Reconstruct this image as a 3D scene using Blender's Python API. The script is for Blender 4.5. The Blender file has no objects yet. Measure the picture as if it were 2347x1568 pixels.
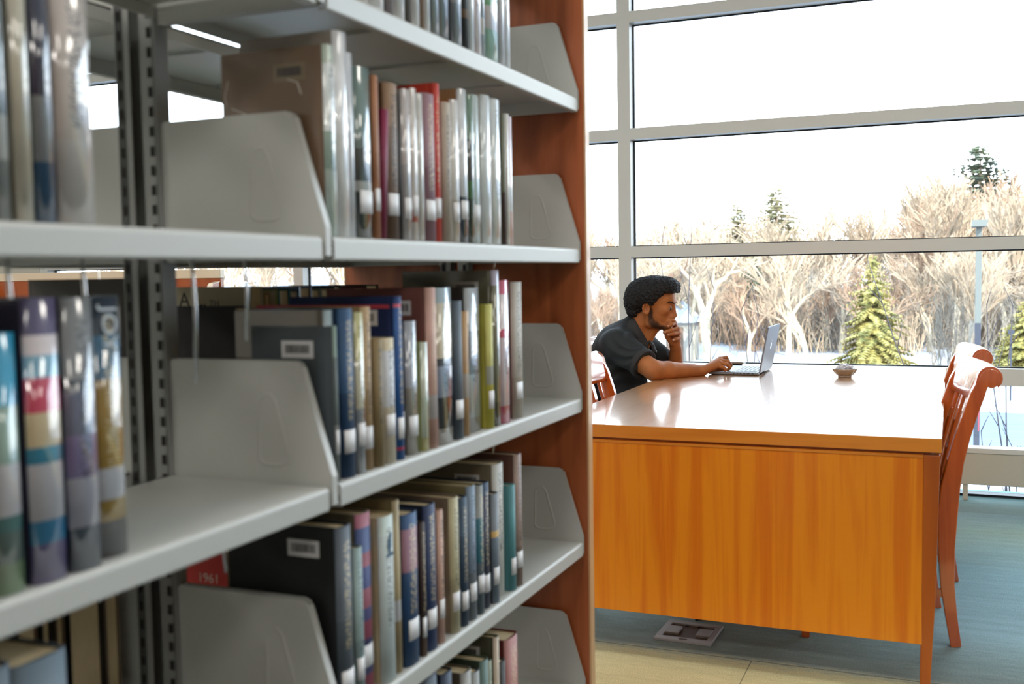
import bpy, bmesh, math, random
import numpy as np
from mathutils import Vector, Matrix
from math import sin, cos, pi, radians

rnd = random.Random(7)
SC = bpy.context.scene
COL = SC.collection

# ---------------------------------------------------------------- helpers
def link(o, parent=None):
    COL.objects.link(o)
    if parent is not None:
        o.parent = parent
    return o

def props(o, label=None, cat=None, group=None, kind=None):
    if label: o['label'] = label
    if cat: o['category'] = cat
    if group: o['group'] = group
    if kind: o['kind'] = kind
    return o

def thing(name, label, cat, loc=(0, 0, 0), rz=0.0, group=None):
    o = bpy.data.objects.new(name, None)
    o.empty_display_size = 0.05
    o.location = loc
    o.rotation_euler = (0, 0, rz)
    link(o)
    return props(o, label, cat, group)

class MB:
    """collects geometry, then links it as ONE mesh object"""
    def __init__(s):
        s.v, s.f, s.m, s.sm = [], [], [], []
    def add(s, vs, fs, mi=0, smooth=False):
        b = len(s.v)
        s.v += [tuple(p) for p in vs]
        for f in fs:
            s.f.append(tuple(i + b for i in f)); s.m.append(mi); s.sm.append(smooth)
        return s
    def box(s, x0, x1, y0, y1, z0, z1, mi=0):
        vs = [(x, y, z) for z in (z0, z1) for y in (y0, y1) for x in (x0, x1)]
        return s.add(vs, [(0, 2, 3, 1), (4, 5, 7, 6), (0, 1, 5, 4), (2, 6, 7, 3), (0, 4, 6, 2), (1, 3, 7, 5)], mi)
    def bevbox(s, x0, x1, y0, y1, z0, z1, b=0.002, mi=0):
        # chamfered box : cross-section octagons
        def ring(z, e):
            a0, a1, c0, c1 = x0 + e, x1 - e, y0 + e, y1 - e
            return [(a0 + b, c0, z), (a1 - b, c0, z), (a1, c0 + b, z), (a1, c1 - b, z), (a1 - b, c1, z), (a0 + b, c1, z), (a0, c1 - b, z), (a0, c0 + b, z)]
        vs = ring(z0, b) + ring(z0 + b, 0) + ring(z1 - b, 0) + ring(z1, b)
        fs = [tuple(range(7, -1, -1)), tuple(range(24, 32))]
        for r in range(3):
            for i in range(8):
                j = (i + 1) % 8
                fs.append((r * 8 + i, r * 8 + j, r * 8 + 8 + j, r * 8 + 8 + i))
        return s.add(vs, fs, mi)
    def prism(s, poly, axis, a, b, mi=0, smooth=False):
        """poly: 2D points (in the two other axes, cyclic order), extruded along axis from a to b"""
        n = len(poly)
        def P(p, t):
            if axis == 'x': return (t, p[0], p[1])
            if axis == 'y': return (p[0], t, p[1])
            return (p[0], p[1], t)
        vs = [P(p, a) for p in poly] + [P(p, b) for p in poly]
        s.add(vs, [tuple(range(n - 1, -1, -1)), tuple(range(n, 2 * n))], mi)
        return s.add(vs, [(i, (i + 1) % n, n + (i + 1) % n, n + i) for i in range(n)], mi, smooth)
    def tube(s, pts, rad, n=8, mi=0, cap=True, smooth=True):
        pts = [Vector(p) for p in pts]
        if not hasattr(rad, '__len__'): rad = [rad] * len(pts)
        vs, fs = [], []
        prev = None
        for i, p in enumerate(pts):
            if i == 0: t = pts[1] - pts[0]
            elif i == len(pts) - 1: t = pts[-1] - pts[-2]
            else: t = pts[i + 1] - pts[i - 1]
            t.normalize()
            if prev is None:
                a = Vector((0, 0, 1)) if abs(t.z) < .9 else Vector((1, 0, 0))
                u = t.cross(a).normalized()
            else:
                u = (prev - t * prev.dot(t)).normalized()
            prev = u
            w = t.cross(u)
            for k in range(n):
                an = 2 * pi * k / n
                vs.append(p + (u * cos(an) + w * sin(an)) * rad[i])
        for i in range(len(pts) - 1):
            for k in range(n):
                k2 = (k + 1) % n
                fs.append((i * n + k, i * n + k2, i * n + n + k2, i * n + n + k))
        s.add(vs, fs, mi, smooth)
        if cap:
            L = len(pts) - 1
            s.add(vs[:n] + vs[L * n:], [tuple(range(n - 1, -1, -1)), tuple(range(n, 2 * n))], mi)
        return s
    def lathe(s, prof, n=32, c=(0, 0, 0), mi=0, flute=None):
        vs, fs = [], []
        for i, (r, z) in enumerate(prof):
            for k in range(n):
                an = 2 * pi * k / n
                rr = r * (1 + (flute(i, k) if flute else 0))
                vs.append((c[0] + rr * cos(an), c[1] + rr * sin(an), c[2] + z))
        for i in range(len(prof) - 1):
            for k in range(n):
                k2 = (k + 1) % n
                fs.append((i * n + k, i * n + k2, i * n + n + k2, i * n + n + k))
        return s.add(vs, fs, mi, True)
    def sweep(s, prof, path_pts, mi=0, smooth=True):
        """rectangular-ish profile list of rings already placed"""
        n = len(path_pts[0])
        vs = [p for r in path_pts for p in r]
        fs = []
        for i in range(len(path_pts) - 1):
            for k in range(n):
                k2 = (k + 1) % n
                fs.append((i * n + k, i * n + k2, i * n + n + k2, i * n + n + k))
        s.add(vs, fs, mi, smooth)
        L = (len(path_pts) - 1) * n
        return s.add(vs, [tuple(range(n - 1, -1, -1)), tuple(range(L, L + n))], mi)
    def mesh(s, name, mats):
        me = bpy.data.meshes.new(name)
        me.from_pydata([tuple(v) for v in s.v], [], s.f)
        for m in (mats if isinstance(mats, (list, tuple)) else [mats]):
            me.materials.append(m)
        me.polygons.foreach_set('material_index', s.m)
        me.polygons.foreach_set('use_smooth', s.sm)
        me.update()
        return me
    def build(s, name, mats, parent=None, bevel=0, label=None):
        me = s.mesh(name, mats)
        bm = bmesh.new(); bm.from_mesh(me)
        bmesh.ops.remove_doubles(bm, verts=bm.verts, dist=1e-6)
        bmesh.ops.recalc_face_normals(bm, faces=bm.faces)
        bm.to_mesh(me); bm.free()
        o = bpy.data.objects.new(name, me)
        link(o, parent)
        if bevel:
            md = o.modifiers.new('bevel', 'BEVEL'); md.width = bevel; md.segments = 2; md.limit_method = 'ANGLE'; md.angle_limit = radians(40)
        if label: o['label'] = label
        return o

# ---------------------------------------------------------------- materials
def lin(r, g, b):
    f = lambda c: (c / 255 / 12.92) if c / 255 <= .04045 else ((c / 255 + .055) / 1.055) ** 2.4
    return (f(r), f(g), f(b), 1)

def nt(name):
    m = bpy.data.materials.new(name); m.use_nodes = True
    t = m.node_tree; p = t.nodes['Principled BSDF']
    return m, t, p

def N(t, typ, **kw):
    n = t.nodes.new(typ)
    for k, v in kw.items():
        if k in n.inputs: n.inputs[k].default_value = v
        else: setattr(n, k, v)
    return n

def mat(name, col, rough=.5, metal=0, spec=.5, coat=0, coatr=.08, bump=0, bscale=100, bstretch=(1, 1, 1), var=0, vscale=4, vstretch=(1, 1, 1)):
    m, t, p = nt(name)
    p.inputs['Base Color'].default_value = col
    p.inputs['Roughness'].default_value = rough
    p.inputs['Metallic'].default_value = metal
    p.inputs['Specular IOR Level'].default_value = spec
    p.inputs['Coat Weight'].default_value = coat
    p.inputs['Coat Roughness'].default_value = coatr
    tc = N(t, 'ShaderNodeTexCoord')
    if var:
        mp = N(t, 'ShaderNodeMapping'); mp.inputs['Scale'].default_value = vstretch
        no = N(t, 'ShaderNodeTexNoise', Scale=vscale, Detail=4.0)
        mx = N(t, 'ShaderNodeMix', data_type='RGBA', blend_type='MULTIPLY')
        rp = N(t, 'ShaderNodeMapRange'); rp.inputs['To Min'].default_value = 1 - var; rp.inputs['To Max'].default_value = 1 + var
        rp.inputs['From Min'].default_value = .3; rp.inputs['From Max'].default_value = .7
        t.links.new(tc.outputs['Object'], mp.inputs[0]); t.links.new(mp.outputs[0], no.inputs['Vector'])
        t.links.new(no.outputs['Fac'], rp.inputs['Value'])
        mx.inputs[0].default_value = 1; mx.inputs['A'].default_value = col
        t.links.new(rp.outputs[0], mx.inputs['B']); t.links.new(mx.outputs['Result'], p.inputs['Base Color'])
    if bump:
        mp2 = N(t, 'ShaderNodeMapping'); mp2.inputs['Scale'].default_value = bstretch
        n2 = N(t, 'ShaderNodeTexNoise', Scale=bscale, Detail=3.0)
        b = N(t, 'ShaderNodeBump', Strength=bump, Distance=.002)
        t.links.new(tc.outputs['Object'], mp2.inputs[0]); t.links.new(mp2.outputs[0], n2.inputs['Vector'])
        t.links.new(n2.outputs['Fac'], b.inputs['Height']); t.links.new(b.outputs[0], p.inputs['Normal'])
    return m

def wood(name, c1, c2, stretch=(14, 14, 1.1), rough=.35, coat=.3, scale=1.0, coatr=.12, bump=.05, spec=.5):
    m, t, p = nt(name)
    tc = N(t, 'ShaderNodeTexCoord')
    mp = N(t, 'ShaderNodeMapping'); mp.inputs['Scale'].default_value = stretch
    n1 = N(t, 'ShaderNodeTexNoise', Scale=scale, Detail=5.0, Distortion=.6)
    mp2 = N(t, 'ShaderNodeMapping'); mp2.inputs['Scale'].default_value = tuple(a * 9 for a in stretch)
    n2 = N(t, 'ShaderNodeTexNoise', Scale=scale, Detail=3.0)
    ad = N(t, 'ShaderNodeMath', operation='MULTIPLY_ADD'); ad.inputs[1].default_value = .35
    sb = N(t, 'ShaderNodeMath', operation='MULTIPLY_ADD'); sb.inputs[1].default_value = 6.0; sb.inputs[2].default_value = 0.0
    fr = N(t, 'ShaderNodeMath', operation='PINGPONG'); fr.inputs[1].default_value = 1.0
    rp = N(t, 'ShaderNodeValToRGB')
    rp.color_ramp.elements[0].color = c1; rp.color_ramp.elements[1].color = c2
    rp.color_ramp.elements[0].position = .15; rp.color_ramp.elements[1].position = 1.0
    L = t.links.new
    L(tc.outputs['Object'], mp.inputs[0]); L(mp.outputs[0], n1.inputs['Vector'])
    L(tc.outputs['Object'], mp2.inputs[0]); L(mp2.outputs[0], n2.inputs['Vector'])
    L(n1.outputs['Fac'], sb.inputs[0]); L(sb.outputs[0], fr.inputs[0])
    L(n2.outputs['Fac'], ad.inputs[0]); L(fr.outputs[0], ad.inputs[2])
    L(ad.outputs[0], rp.inputs[0]); L(rp.outputs[0], p.inputs['Base Color'])
    p.inputs['Roughness'].default_value = rough
    p.inputs['Coat Weight'].default_value = coat; p.inputs['Coat Roughness'].default_value = coatr
    p.inputs['Specular IOR Level'].default_value = spec
    if bump:
        b = N(t, 'ShaderNodeBump', Strength=bump, Distance=.001); L(n2.outputs['Fac'], b.inputs['Height']); L(b.outputs[0], p.inputs['Normal'])
    return m

M = {}
M['steel'] = mat('painted_steel', lin(196, 198, 194), .38, spec=.5, bump=.03, bscale=400)
M['steel_lip'] = mat('painted_steel_lip', lin(208, 210, 208), .3, spec=.5)
M['slot'] = mat('dark_slot', lin(30, 28, 26), .8)
M['chrome'] = mat('chrome_wire', (.75, .77, .8, 1), .18, metal=1)
M['panel_wood'] = wood('bookcase_veneer', lin(148, 76, 40), lin(186, 102, 58), (10, 10, .9), .4, .15)
M['edge_wood'] = mat('edge_band_wood', lin(214, 170, 124), .35, coat=.2, var=.06, vscale=3, vstretch=(1, 1, .3))
M['table_wood'] = wood('cherry_veneer', lin(226, 122, 12), lin(244, 152, 24), (17, 17, .7), .35, .25)
M['table_edge'] = wood('cherry_edge', lin(208, 122, 30), lin(226, 144, 48), (.7, 9, 14), .35, .2)
M['table_leg'] = wood('cherry_leg', lin(160, 78, 18), lin(184, 96, 26), (12, 12, .8), .35, .2)
M['table_top'] = wood('cherry_top', lin(196, 138, 84), lin(214, 160, 106), (14, 1.2, 14), .3, 1.0, coatr=.09, bump=.12, spec=.6)
M['chair'] = wood('chair_wood', lin(178, 76, 18), lin(198, 92, 26), (20, 20, 2), .22, 1.0, coatr=.05, spec=.7)
M['chair'].node_tree.nodes['Principled BSDF'].inputs['Coat IOR'].default_value = 1.6
M['frame'] = mat('window_frame', lin(224, 226, 224), .4, spec=.4)
M['gasket'] = mat('window_gasket', lin(16, 30, 44), .5)
M['heater'] = mat('radiator_enamel', lin(205, 202, 190), .4)
M['wall'] = mat('wall_paint', lin(214, 210, 200), .8)
M['ceil'] = mat('ceiling_tile', lin(214, 212, 206), .9, var=.05, vscale=20)
M['plastic_grey'] = mat('grey_plastic', lin(150, 152, 156), .5)
M['plastic_dark'] = mat('dark_plastic', lin(88, 78, 72), .6)
M['black'] = mat('black_plastic', lin(22, 22, 26), .4)

def glass():
    m, t, p = nt('window_glass')
    t.nodes.remove(p)
    tr = N(t, 'ShaderNodeBsdfTransparent'); tr.inputs[0].default_value = (.97, .985, .98, 1)
    gl = N(t, 'ShaderNodeBsdfGlossy', Roughness=.02)
    fr = N(t, 'ShaderNodeFresnel', IOR=1.35)
    mx = N(t, 'ShaderNodeMixShader')
    L = t.links.new
    L(fr.outputs[0], mx.inputs[0]); L(tr.outputs[0], mx.inputs[1]); L(gl.outputs[0], mx.inputs[2])
    L(mx.outputs[0], t.nodes['Material Output'].inputs[0])
    return m
M['glass'] = glass()

def carpet():
    m, t, p = nt('carpet_tile')
    L = t.links.new
    tc = N(t, 'ShaderNodeTexCoord')
    sx = N(t, 'ShaderNodeSeparateXYZ'); L(tc.outputs['Object'], sx.inputs[0])
    # broad yarn bands and fine striations running along X
    mp = N(t, 'ShaderNodeMapping'); mp.inputs['Scale'].default_value = (1.2, 26, 1)
    n1 = N(t, 'ShaderNodeTexNoise', Scale=1.0, Detail=4.0); L(tc.outputs['Object'], mp.inputs[0]); L(mp.outputs[0], n1.inputs['Vector'])
    mp2 = N(t, 'ShaderNodeMapping'); mp2.inputs['Scale'].default_value = (14, 190, 1)
    n2 = N(t, 'ShaderNodeTexNoise', Scale=1.0, Detail=2.0); L(tc.outputs['Object'], mp2.inputs[0]); L(mp2.outputs[0], n2.inputs['Vector'])
    n3 = N(t, 'ShaderNodeTexNoise', Scale=260.0, Detail=2.0); L(tc.outputs['Object'], n3.inputs['Vector'])
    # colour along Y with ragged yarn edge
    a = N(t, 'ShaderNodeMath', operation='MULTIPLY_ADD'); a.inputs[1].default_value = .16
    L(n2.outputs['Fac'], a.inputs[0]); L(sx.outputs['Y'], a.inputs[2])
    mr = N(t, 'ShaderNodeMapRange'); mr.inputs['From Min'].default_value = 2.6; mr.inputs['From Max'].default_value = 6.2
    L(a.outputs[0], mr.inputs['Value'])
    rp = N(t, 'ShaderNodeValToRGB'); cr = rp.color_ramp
    cr.elements[0].position = 0; cr.elements[0].color = lin(78, 84, 82)  # unseen near carpet, darkened to cut light bouncing off the floor
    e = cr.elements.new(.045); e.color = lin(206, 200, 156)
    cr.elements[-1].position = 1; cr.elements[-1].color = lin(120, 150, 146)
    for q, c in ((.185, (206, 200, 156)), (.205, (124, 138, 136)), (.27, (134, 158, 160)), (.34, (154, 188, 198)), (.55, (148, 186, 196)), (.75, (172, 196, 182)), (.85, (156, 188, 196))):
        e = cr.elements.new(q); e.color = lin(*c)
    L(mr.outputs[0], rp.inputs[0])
    mul = N(t, 'ShaderNodeMix', data_type='RGBA', blend_type='MULTIPLY'); mul.inputs[0].default_value = 1
    r1 = N(t, 'ShaderNodeMapRange'); r1.inputs['From Min'].default_value = .3; r1.inputs['From Max'].default_value = .7; r1.inputs['To Min'].default_value = .84; r1.inputs['To Max'].default_value = 1.14
    s = N(t, 'ShaderNodeMath', operation='ADD'); h = N(t, 'ShaderNodeMath', operation='MULTIPLY'); h.inputs[1].default_value = .5
    L(n1.outputs['Fac'], s.inputs[0]); L(n2.outputs['Fac'], s.inputs[1]); L(s.outputs[0], h.inputs[0]); L(h.outputs[0], r1.inputs['Value'])
    L(rp.outputs[0], mul.inputs['A']); L(r1.outputs[0], mul.inputs['B'])
    mul2 = N(t, 'ShaderNodeMix', data_type='RGBA', blend_type='MULTIPLY'); mul2.inputs[0].default_value = 1
    r2 = N(t, 'ShaderNodeMapRange'); r2.inputs['From Min'].default_value = .25; r2.inputs['From Max'].default_value = .75; r2.inputs['To Min'].default_value = .72; r2.inputs['To Max'].default_value = 1.25
    L(n3.outputs['Fac'], r2.inputs['Value']); L(mul.outputs['Result'], mul2.inputs['A']); L(r2.outputs[0], mul2.inputs['B'])
    # tile seams: one along X at Y 3.236, short ones along Y in the strip before it
    def seam(val_socket, at, w):
        d = N(t, 'ShaderNodeMath', operation='SUBTRACT'); d.inputs[1].default_value = at; L(val_socket, d.inputs[0])
        ab = N(t, 'ShaderNodeMath', operation='ABSOLUTE'); L(d.outputs[0], ab.inputs[0])
        c = N(t, 'ShaderNodeMath', operation='LESS_THAN'); c.inputs[1].default_value = w; L(ab.outputs[0], c.inputs[0]); return c.outputs[0]
    s1 = seam(sx.outputs['Y'], 3.238, .0028)
    s2 = seam(sx.outputs['X'], -.567, .0018)
    lt = N(t, 'ShaderNodeMath', operation='LESS_THAN'); lt.inputs[1].default_value = 3.238; L(sx.outputs['Y'], lt.inputs[0])
    m2 = N(t, 'ShaderNodeMath', operation='MULTIPLY'); L(s2, m2.inputs[0]); L(lt.outputs[0], m2.inputs[1])
    mxm = N(t, 'ShaderNodeMath', operation='MAXIMUM'); L(s1, mxm.inputs[0]); L(m2.outputs[0], mxm.inputs[1])
    k = N(t, 'ShaderNodeMath', operation='MULTIPLY'); k.inputs[1].default_value = .6; L(mxm.outputs[0], k.inputs[0])
    fin = N(t, 'ShaderNodeMix', data_type='RGBA'); L(k.outputs[0], fin.inputs[0]); L(mul2.outputs['Result'], fin.inputs['A']); fin.inputs['B'].default_value = lin(44, 46, 44)
    L(fin.outputs['Result'], p.inputs['Base Color'])
    p.inputs['Roughness'].default_value = .95; p.inputs['Specular IOR Level'].default_value = .15
    b = N(t, 'ShaderNodeBump', Strength=.35, Distance=.004); L(n3.outputs['Fac'], b.inputs['Height']); L(b.outputs[0], p.inputs['Normal'])
    return m
M['carpet'] = carpet()

# ---------------------------------------------------------------- room shell
def struct(name, mb, m, parent=None, bevel=0):
    o = mb.build(name, m, parent, bevel)
    if parent is None: o['kind'] = 'structure'
    return o

WY = 6.0          # inner face of the curtain wall
CEIL = 3.9
struct('floor', MB().box(-9.0, 6.0, -4.5, 6.2, -.12, 0), M['carpet'])
struct('ceiling', MB().box(-9.0, 6.0, -4.5, 6.2, CEIL, CEIL + .1), M['ceil'])
struct('wall_left', MB().box(-9.12, -9.0, -4.5, 6.2, -.12, CEIL), M['wall'])
struct('wall_right', MB().box(6.0, 6.12, -4.5, 6.2, -.12, CEIL), mat('wall_paint_tan', lin(150, 144, 132), .8))
struct('wall_rear', MB().box(-9.0, 6.0, -4.62, -4.5, -.12, CEIL), M['wall'])
struct('unseen_shade_block', MB().box(.55, 1.15, -4.0, .35, 0, 2.2), mat('shade_block_brown', lin(110, 84, 64), .7))  # block added out of view to shade the nearest shelves
struct('wall_window_side', MB().box(-9.0, -6.43, WY, WY + .2, -.12, CEIL), M['wall'])

MUL = [-6.39, -4.09, -1.79, .51, 2.81, 5.11, 6.0]
TR = [(2.67, 2.735), (1.995, 2.06), (1.305, 1.37), (.595, .682)]      # transom rails (z0, z1)
GY = WY + .085
def transom(x0, x1, z0, z1, p):
    b = MB()
    b.box(x0, x1, WY, WY + .08, z0, z1, 0)
    b.box(x0, x1, WY + .08, WY + .1, z0 + .004, z1 - .004, 1)
    b.box(x0, x1, WY + .074, WY + .086, z0 - .007, z0 + .002, 1)
    b.box(x0, x1, WY + .074, WY + .086, z1 - .002, z1 + .006, 1)
    b.build('transom', [M['frame'], M['gasket']], p)
for i in range(len(MUL) - 1):
    x0, x1 = MUL[i], MUL[i + 1]
    w = bpy.data.objects.new('window_%d' % (i + 1), None); link(w); w['kind'] = 'structure'
    a, c = x0 + .0375, x1 - .0375
    mb = MB()
    mb.box(x0 - .0375, x0 + .0375, WY, WY + .08, 0, CEIL, 0)
    mb.box(x0 + .0355, x0 + .0455, WY + .072, WY + .086, 0, CEIL, 1)
    mb.box(x0 - .0455, x0 - .0355, WY + .072, WY + .086, 0, CEIL, 1)
    mb.build('mullion', [M['frame'], M['gasket']], w)
    for z0, z1 in TR: transom(a, c, z0, z1, w)
    b = MB(); b.box(a, c, WY + .02, WY + .1, 0, .012, 1); b.box(a, c, WY, WY + .08, CEIL - .06, CEIL, 0)
    b.build('head_and_sill', [M['frame'], M['gasket']], w)
    zs = [.012, .595, .682, 1.305, 1.37, 1.995, 2.06, 2.67, 2.735, CEIL - .06]
    for k in range(0, 10, 2):
        MB().box(a, c, GY, GY + .008, zs[k], zs[k + 1]).build('pane', M['glass'], w)

# low radiator cover standing in front of the glass
r = thing('radiator', 'long low cream baseboard radiator on short legs under the window', 'radiator', (1.0, 5.94, 0))
b = MB()
b.bevbox(-6.9, 3.6, -.045, .05, .085, .25, .003)
b.build('casing', M['heater'], r)
b = MB(); b.bevbox(-6.9, 3.6, -.05, .055, .25, .277, .003); b.build('top_rail', M['frame'], r)
for x in (-6.5, -5.0, -3.4, -2.1, -.926, .4, 2.0):
    MB().box(x - .012, x + .012, -.035, .04, 0, .085).build('leg', M['heater'], r)

# ceiling light troffers (behind and above the camera, they light the room)
def troffer(x, y, e=30, lab=''):
    t = thing('ceiling_light', lab, 'ceiling light', (x, y, CEIL), group='ceiling lights')
    MB().bevbox(-.62, .62, -.32, .32, -.03, .0, .004).build('housing', M['frame'], t)
    m = bpy.data.materials.get('lamp_diffuser')
    if not m:
        m, tr, p = nt('lamp_diffuser'); p.inputs['Emission Color'].default_value = (1, .93, .82, 1); p.inputs['Emission Strength'].default_value = 4
    MB().box(-.58, .58, -.28, .28, -.034, -.03).build('diffuser', m, t)
    l = bpy.data.lights.new('lamp', 'AREA'); l.shape = 'RECTANGLE'; l.size = 1.16; l.size_y = .56; l.energy = e; l.color = (1, .96, .9)
    o = bpy.data.objects.new('lamp', l); link(o, t); o.location = (0, 0, -.045)

# ---------------------------------------------------------------- steel book stack
M['upright'] = mat('upright_enamel', lin(150, 152, 150), .45)
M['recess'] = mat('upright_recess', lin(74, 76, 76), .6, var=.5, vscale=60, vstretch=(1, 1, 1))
SF, SB = -.708, -.955          # front and back of the shelves on the near face
OF, OB = -1.268, -1.022        # the same on the far face
Y0, Y1, Y2 = .15, 1.105, 2.062  # ends of the two bays
ZS = [1.884, 1.577, 1.27, .96, .656, .349, .06]
bc = thing('bookcase', 'double-sided cream steel library bookcase with wooden end panel, filled with books', 'bookcase', (0, 0, 0))
def shelf(y0, y1, z, front, back):
    s = 1 if front > back else -1
    b = MB()
    y0 += .014; y1 -= .014
    t = .003
    # folded sheet: top, front lip with rounded nose, short return
    r = .006
    prof = [(back, z)]
    for k in range(5):
        a = pi / 2 - k * pi / 8
        prof.append((front - s * r + s * r * cos(a), z - r + r * sin(a)))
    prof += [(front, z - .027)]
    for k in range(4):
        a = -k * pi / 6
        prof.append((front - s * .003 + s * .003 * cos(a), z - .027 + .003 * sin(a)))
    prof += [(front - s * .014, z - .030), (front - s * .014, z - .027), (front - s * t, z - .027), (front - s * t, z - t), (back, z - t)]
    b.prism(prof, 'y', y0, y1)
    b.box(min(back, back + s * .003), max(back, back + s * .003), y0, y1, z - .02, z)
    for yy in (y0 + .22, (y0 + y1) / 2, y1 - .22):     # stiffening folds under the shelf
        b.box(min(front - s * .03, back + s * .02), max(front - s * .03, back + s * .02), yy - .006, yy + .006, z - .008, z - .002)
    return b.build('shelf', M['steel'], bc)
def bracket(y, z, front, back, flip):
    """end plate of a shelf with its pressed triangular recess"""
    s = 1 if front > back else -1
    D = abs(front - back)
    pts = [(0, -.028), (D - .006, -.028), (D, -.022), (D, .012)]
    pts += [(D - .041 + .012 * (1 - 1) + .0, .146)]
    c = [(D - .041, .146), (D - .0445, .152), (D - .052, .155)]
    pts = pts[:-1] + c + [(.004, .155), (0, .151)]
    b = MB()
    th = .0022 * (1 if not flip else -1)
    poly = [(back + s * u, z + w) for u, w in pts]
    b.prism(poly, 'y', y, y + th)
    # flange along the sloping front edge
    f = [(D, .012), (D - .041, .146)]
    fl = .008 * (1 if not flip else -1)
    b.add([(back + s * (D + .0005), y, z - .024), (back + s * (D + .0005), y, z + .012), (back + s * (D + .0005 - .041), y, z + .147),
           (back + s * (D + .0005), y - fl * .0 + fl * .75, z - .024), (back + s * (D + .0005), y + fl * .75, z + .012), (back + s * (D + .0005 - .041), y + fl * .75, z + .147),
           (back + s * (D - .0015), y, z - .024), (back + s * (D - .0015), y, z + .012), (back + s * (D - .0015 - .041), y, z + .147),
           (back + s * (D - .0015), y + fl * .75, z - .024), (back + s * (D - .0015), y + fl * .75, z + .012), (back + s * (D - .0015 - .041), y + fl * .75, z + .147)],
          [(0, 1, 4, 3), (1, 2, 5, 4), (6, 9, 10, 7), (7, 10, 11, 8), (3, 4, 10, 9), (4, 5, 11, 10), (2, 8, 11, 5), (0, 3, 9, 6)])
    # pressed recess: raised rim lines of a rounded triangle
    rim = [(D - .108, .030), (D - .106, .100), (D - .098, .112), (D - .088, .112), (D - .082, .104), (D - .062, .034), (D - .066, .026), (D - .076, .022), (D - .098, .022), (D - .105, .025), (D - .108, .030)]
    yy = y - .0004 if not flip else y + .0004
    b.tube([(back + s * u, y + (.0026 if not flip else -.0026), z + w) for u, w in rim], .0036, 12, cap=False)
    return b.build('end_plate', M['steel'], bc)
for (f, k) in ((SF, SB), (OF, OB)):
    for z in ZS:
        shelf(Y0, Y1, z, f, k); shelf(Y1, Y2, z, f, k)
        bracket(Y0 + .006, z, f, k, True)
        bracket(Y1 - .006, z, f, k, False); bracket(Y1 + .006, z, f, k, True)
        bracket(Y2 - .014, z, f, k, False)
def upright(y):
    b = MB()
    for sx in (1, -1):
        xc = -.988 + sx * .031
        b.box(xc - .0016, xc + .0016, y - .013, y + .013, .0, 2.2)
        for yy in (y - .013, y + .011):
            b.box(min(xc, xc - sx * .022), max(xc, xc - sx * .022), yy, yy + .002, 0, 2.2)
    s = b; z = .06
    while z < 2.1:
        for sx in (1, -1):
            xa = -.988 + sx * .0245
            s.box(xa - .0032, xa + .0032, y - .0142, y - .0128, z, z + .013, 1)
        z += .0254
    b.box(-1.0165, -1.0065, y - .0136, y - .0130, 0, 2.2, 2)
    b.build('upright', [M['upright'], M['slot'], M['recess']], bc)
for y in (Y0, Y1): upright(y)
upright(Y2 - .016)
pn = MB().bevbox(-1.277, -.701, Y2, Y2 + .024, 0, 2.25, .001).build('end_panel', M['panel_wood'], bc)
MB().bevbox(-.7015, -.697, Y2 - .0005, Y2 + .0245, 0, 2.25, .0008).build('edge_band', M['edge_wood'], pn)
MB().bevbox(-1.281, -1.2765, Y2 - .0005, Y2 + .0245, 0, 2.25, .0008).build('edge_band', M['edge_wood'], pn)

# hanging wire book supports: each slides under a shelf
def wire_support(y, z, label, L=.1, dy=0.0):
    t = thing('wire_book_support', label, 'book support', (-.742, y, z - .006), group='wire book supports')
    b = MB()
    b.tube([(-.2, dy * .4, -.002), (-.01, 0, -.002), (0, 0, -.008), (.003, dy * .5, -L * .5), (.0, dy, -L)], .0019, 8)
    b.build('wire', M['chrome'], t)
    g = MB(); g.bevbox(-.012, .012, -.009, .009, -.006, .002, .001); g.build('slider', M['steel'], t)
WIRES = [
 (0.6570, 1.27, 'bright wire book support hanging nearest the left edge of the photo, above the teal book', .115, 0),
 (0.7404, 1.27, 'bright wire book support hanging above the black and white book of the left bay', .115, 0),
 (0.8928, 1.27, 'long thin wire book support hanging in front of the grey steel upright', .155, 0),
 (0.9819, 1.27, 'wire book support hanging above the slate grey book at the bay divider', .115, 0),
 (1.4822, 1.27, 'wire book support hanging above the salmon book', .03, -.006),
 (1.6853, 1.27, 'wire book support hanging above the magenta book', .035, 0),
 (1.6694, .96, 'short wire book support hanging over the white ribbed book', .05, 0),
 (1.6221, .656, 'wire book support hanging above the books of the lowest row', .04, 0),
 (0.9197, .96, 'slanting wire book support in front of the red book', .06, .012),
 (0.6784, .656, 'wire book support hanging at the lower left corner of the photo', .1, .006)]
for a in WIRES: wire_support(*a)

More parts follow.
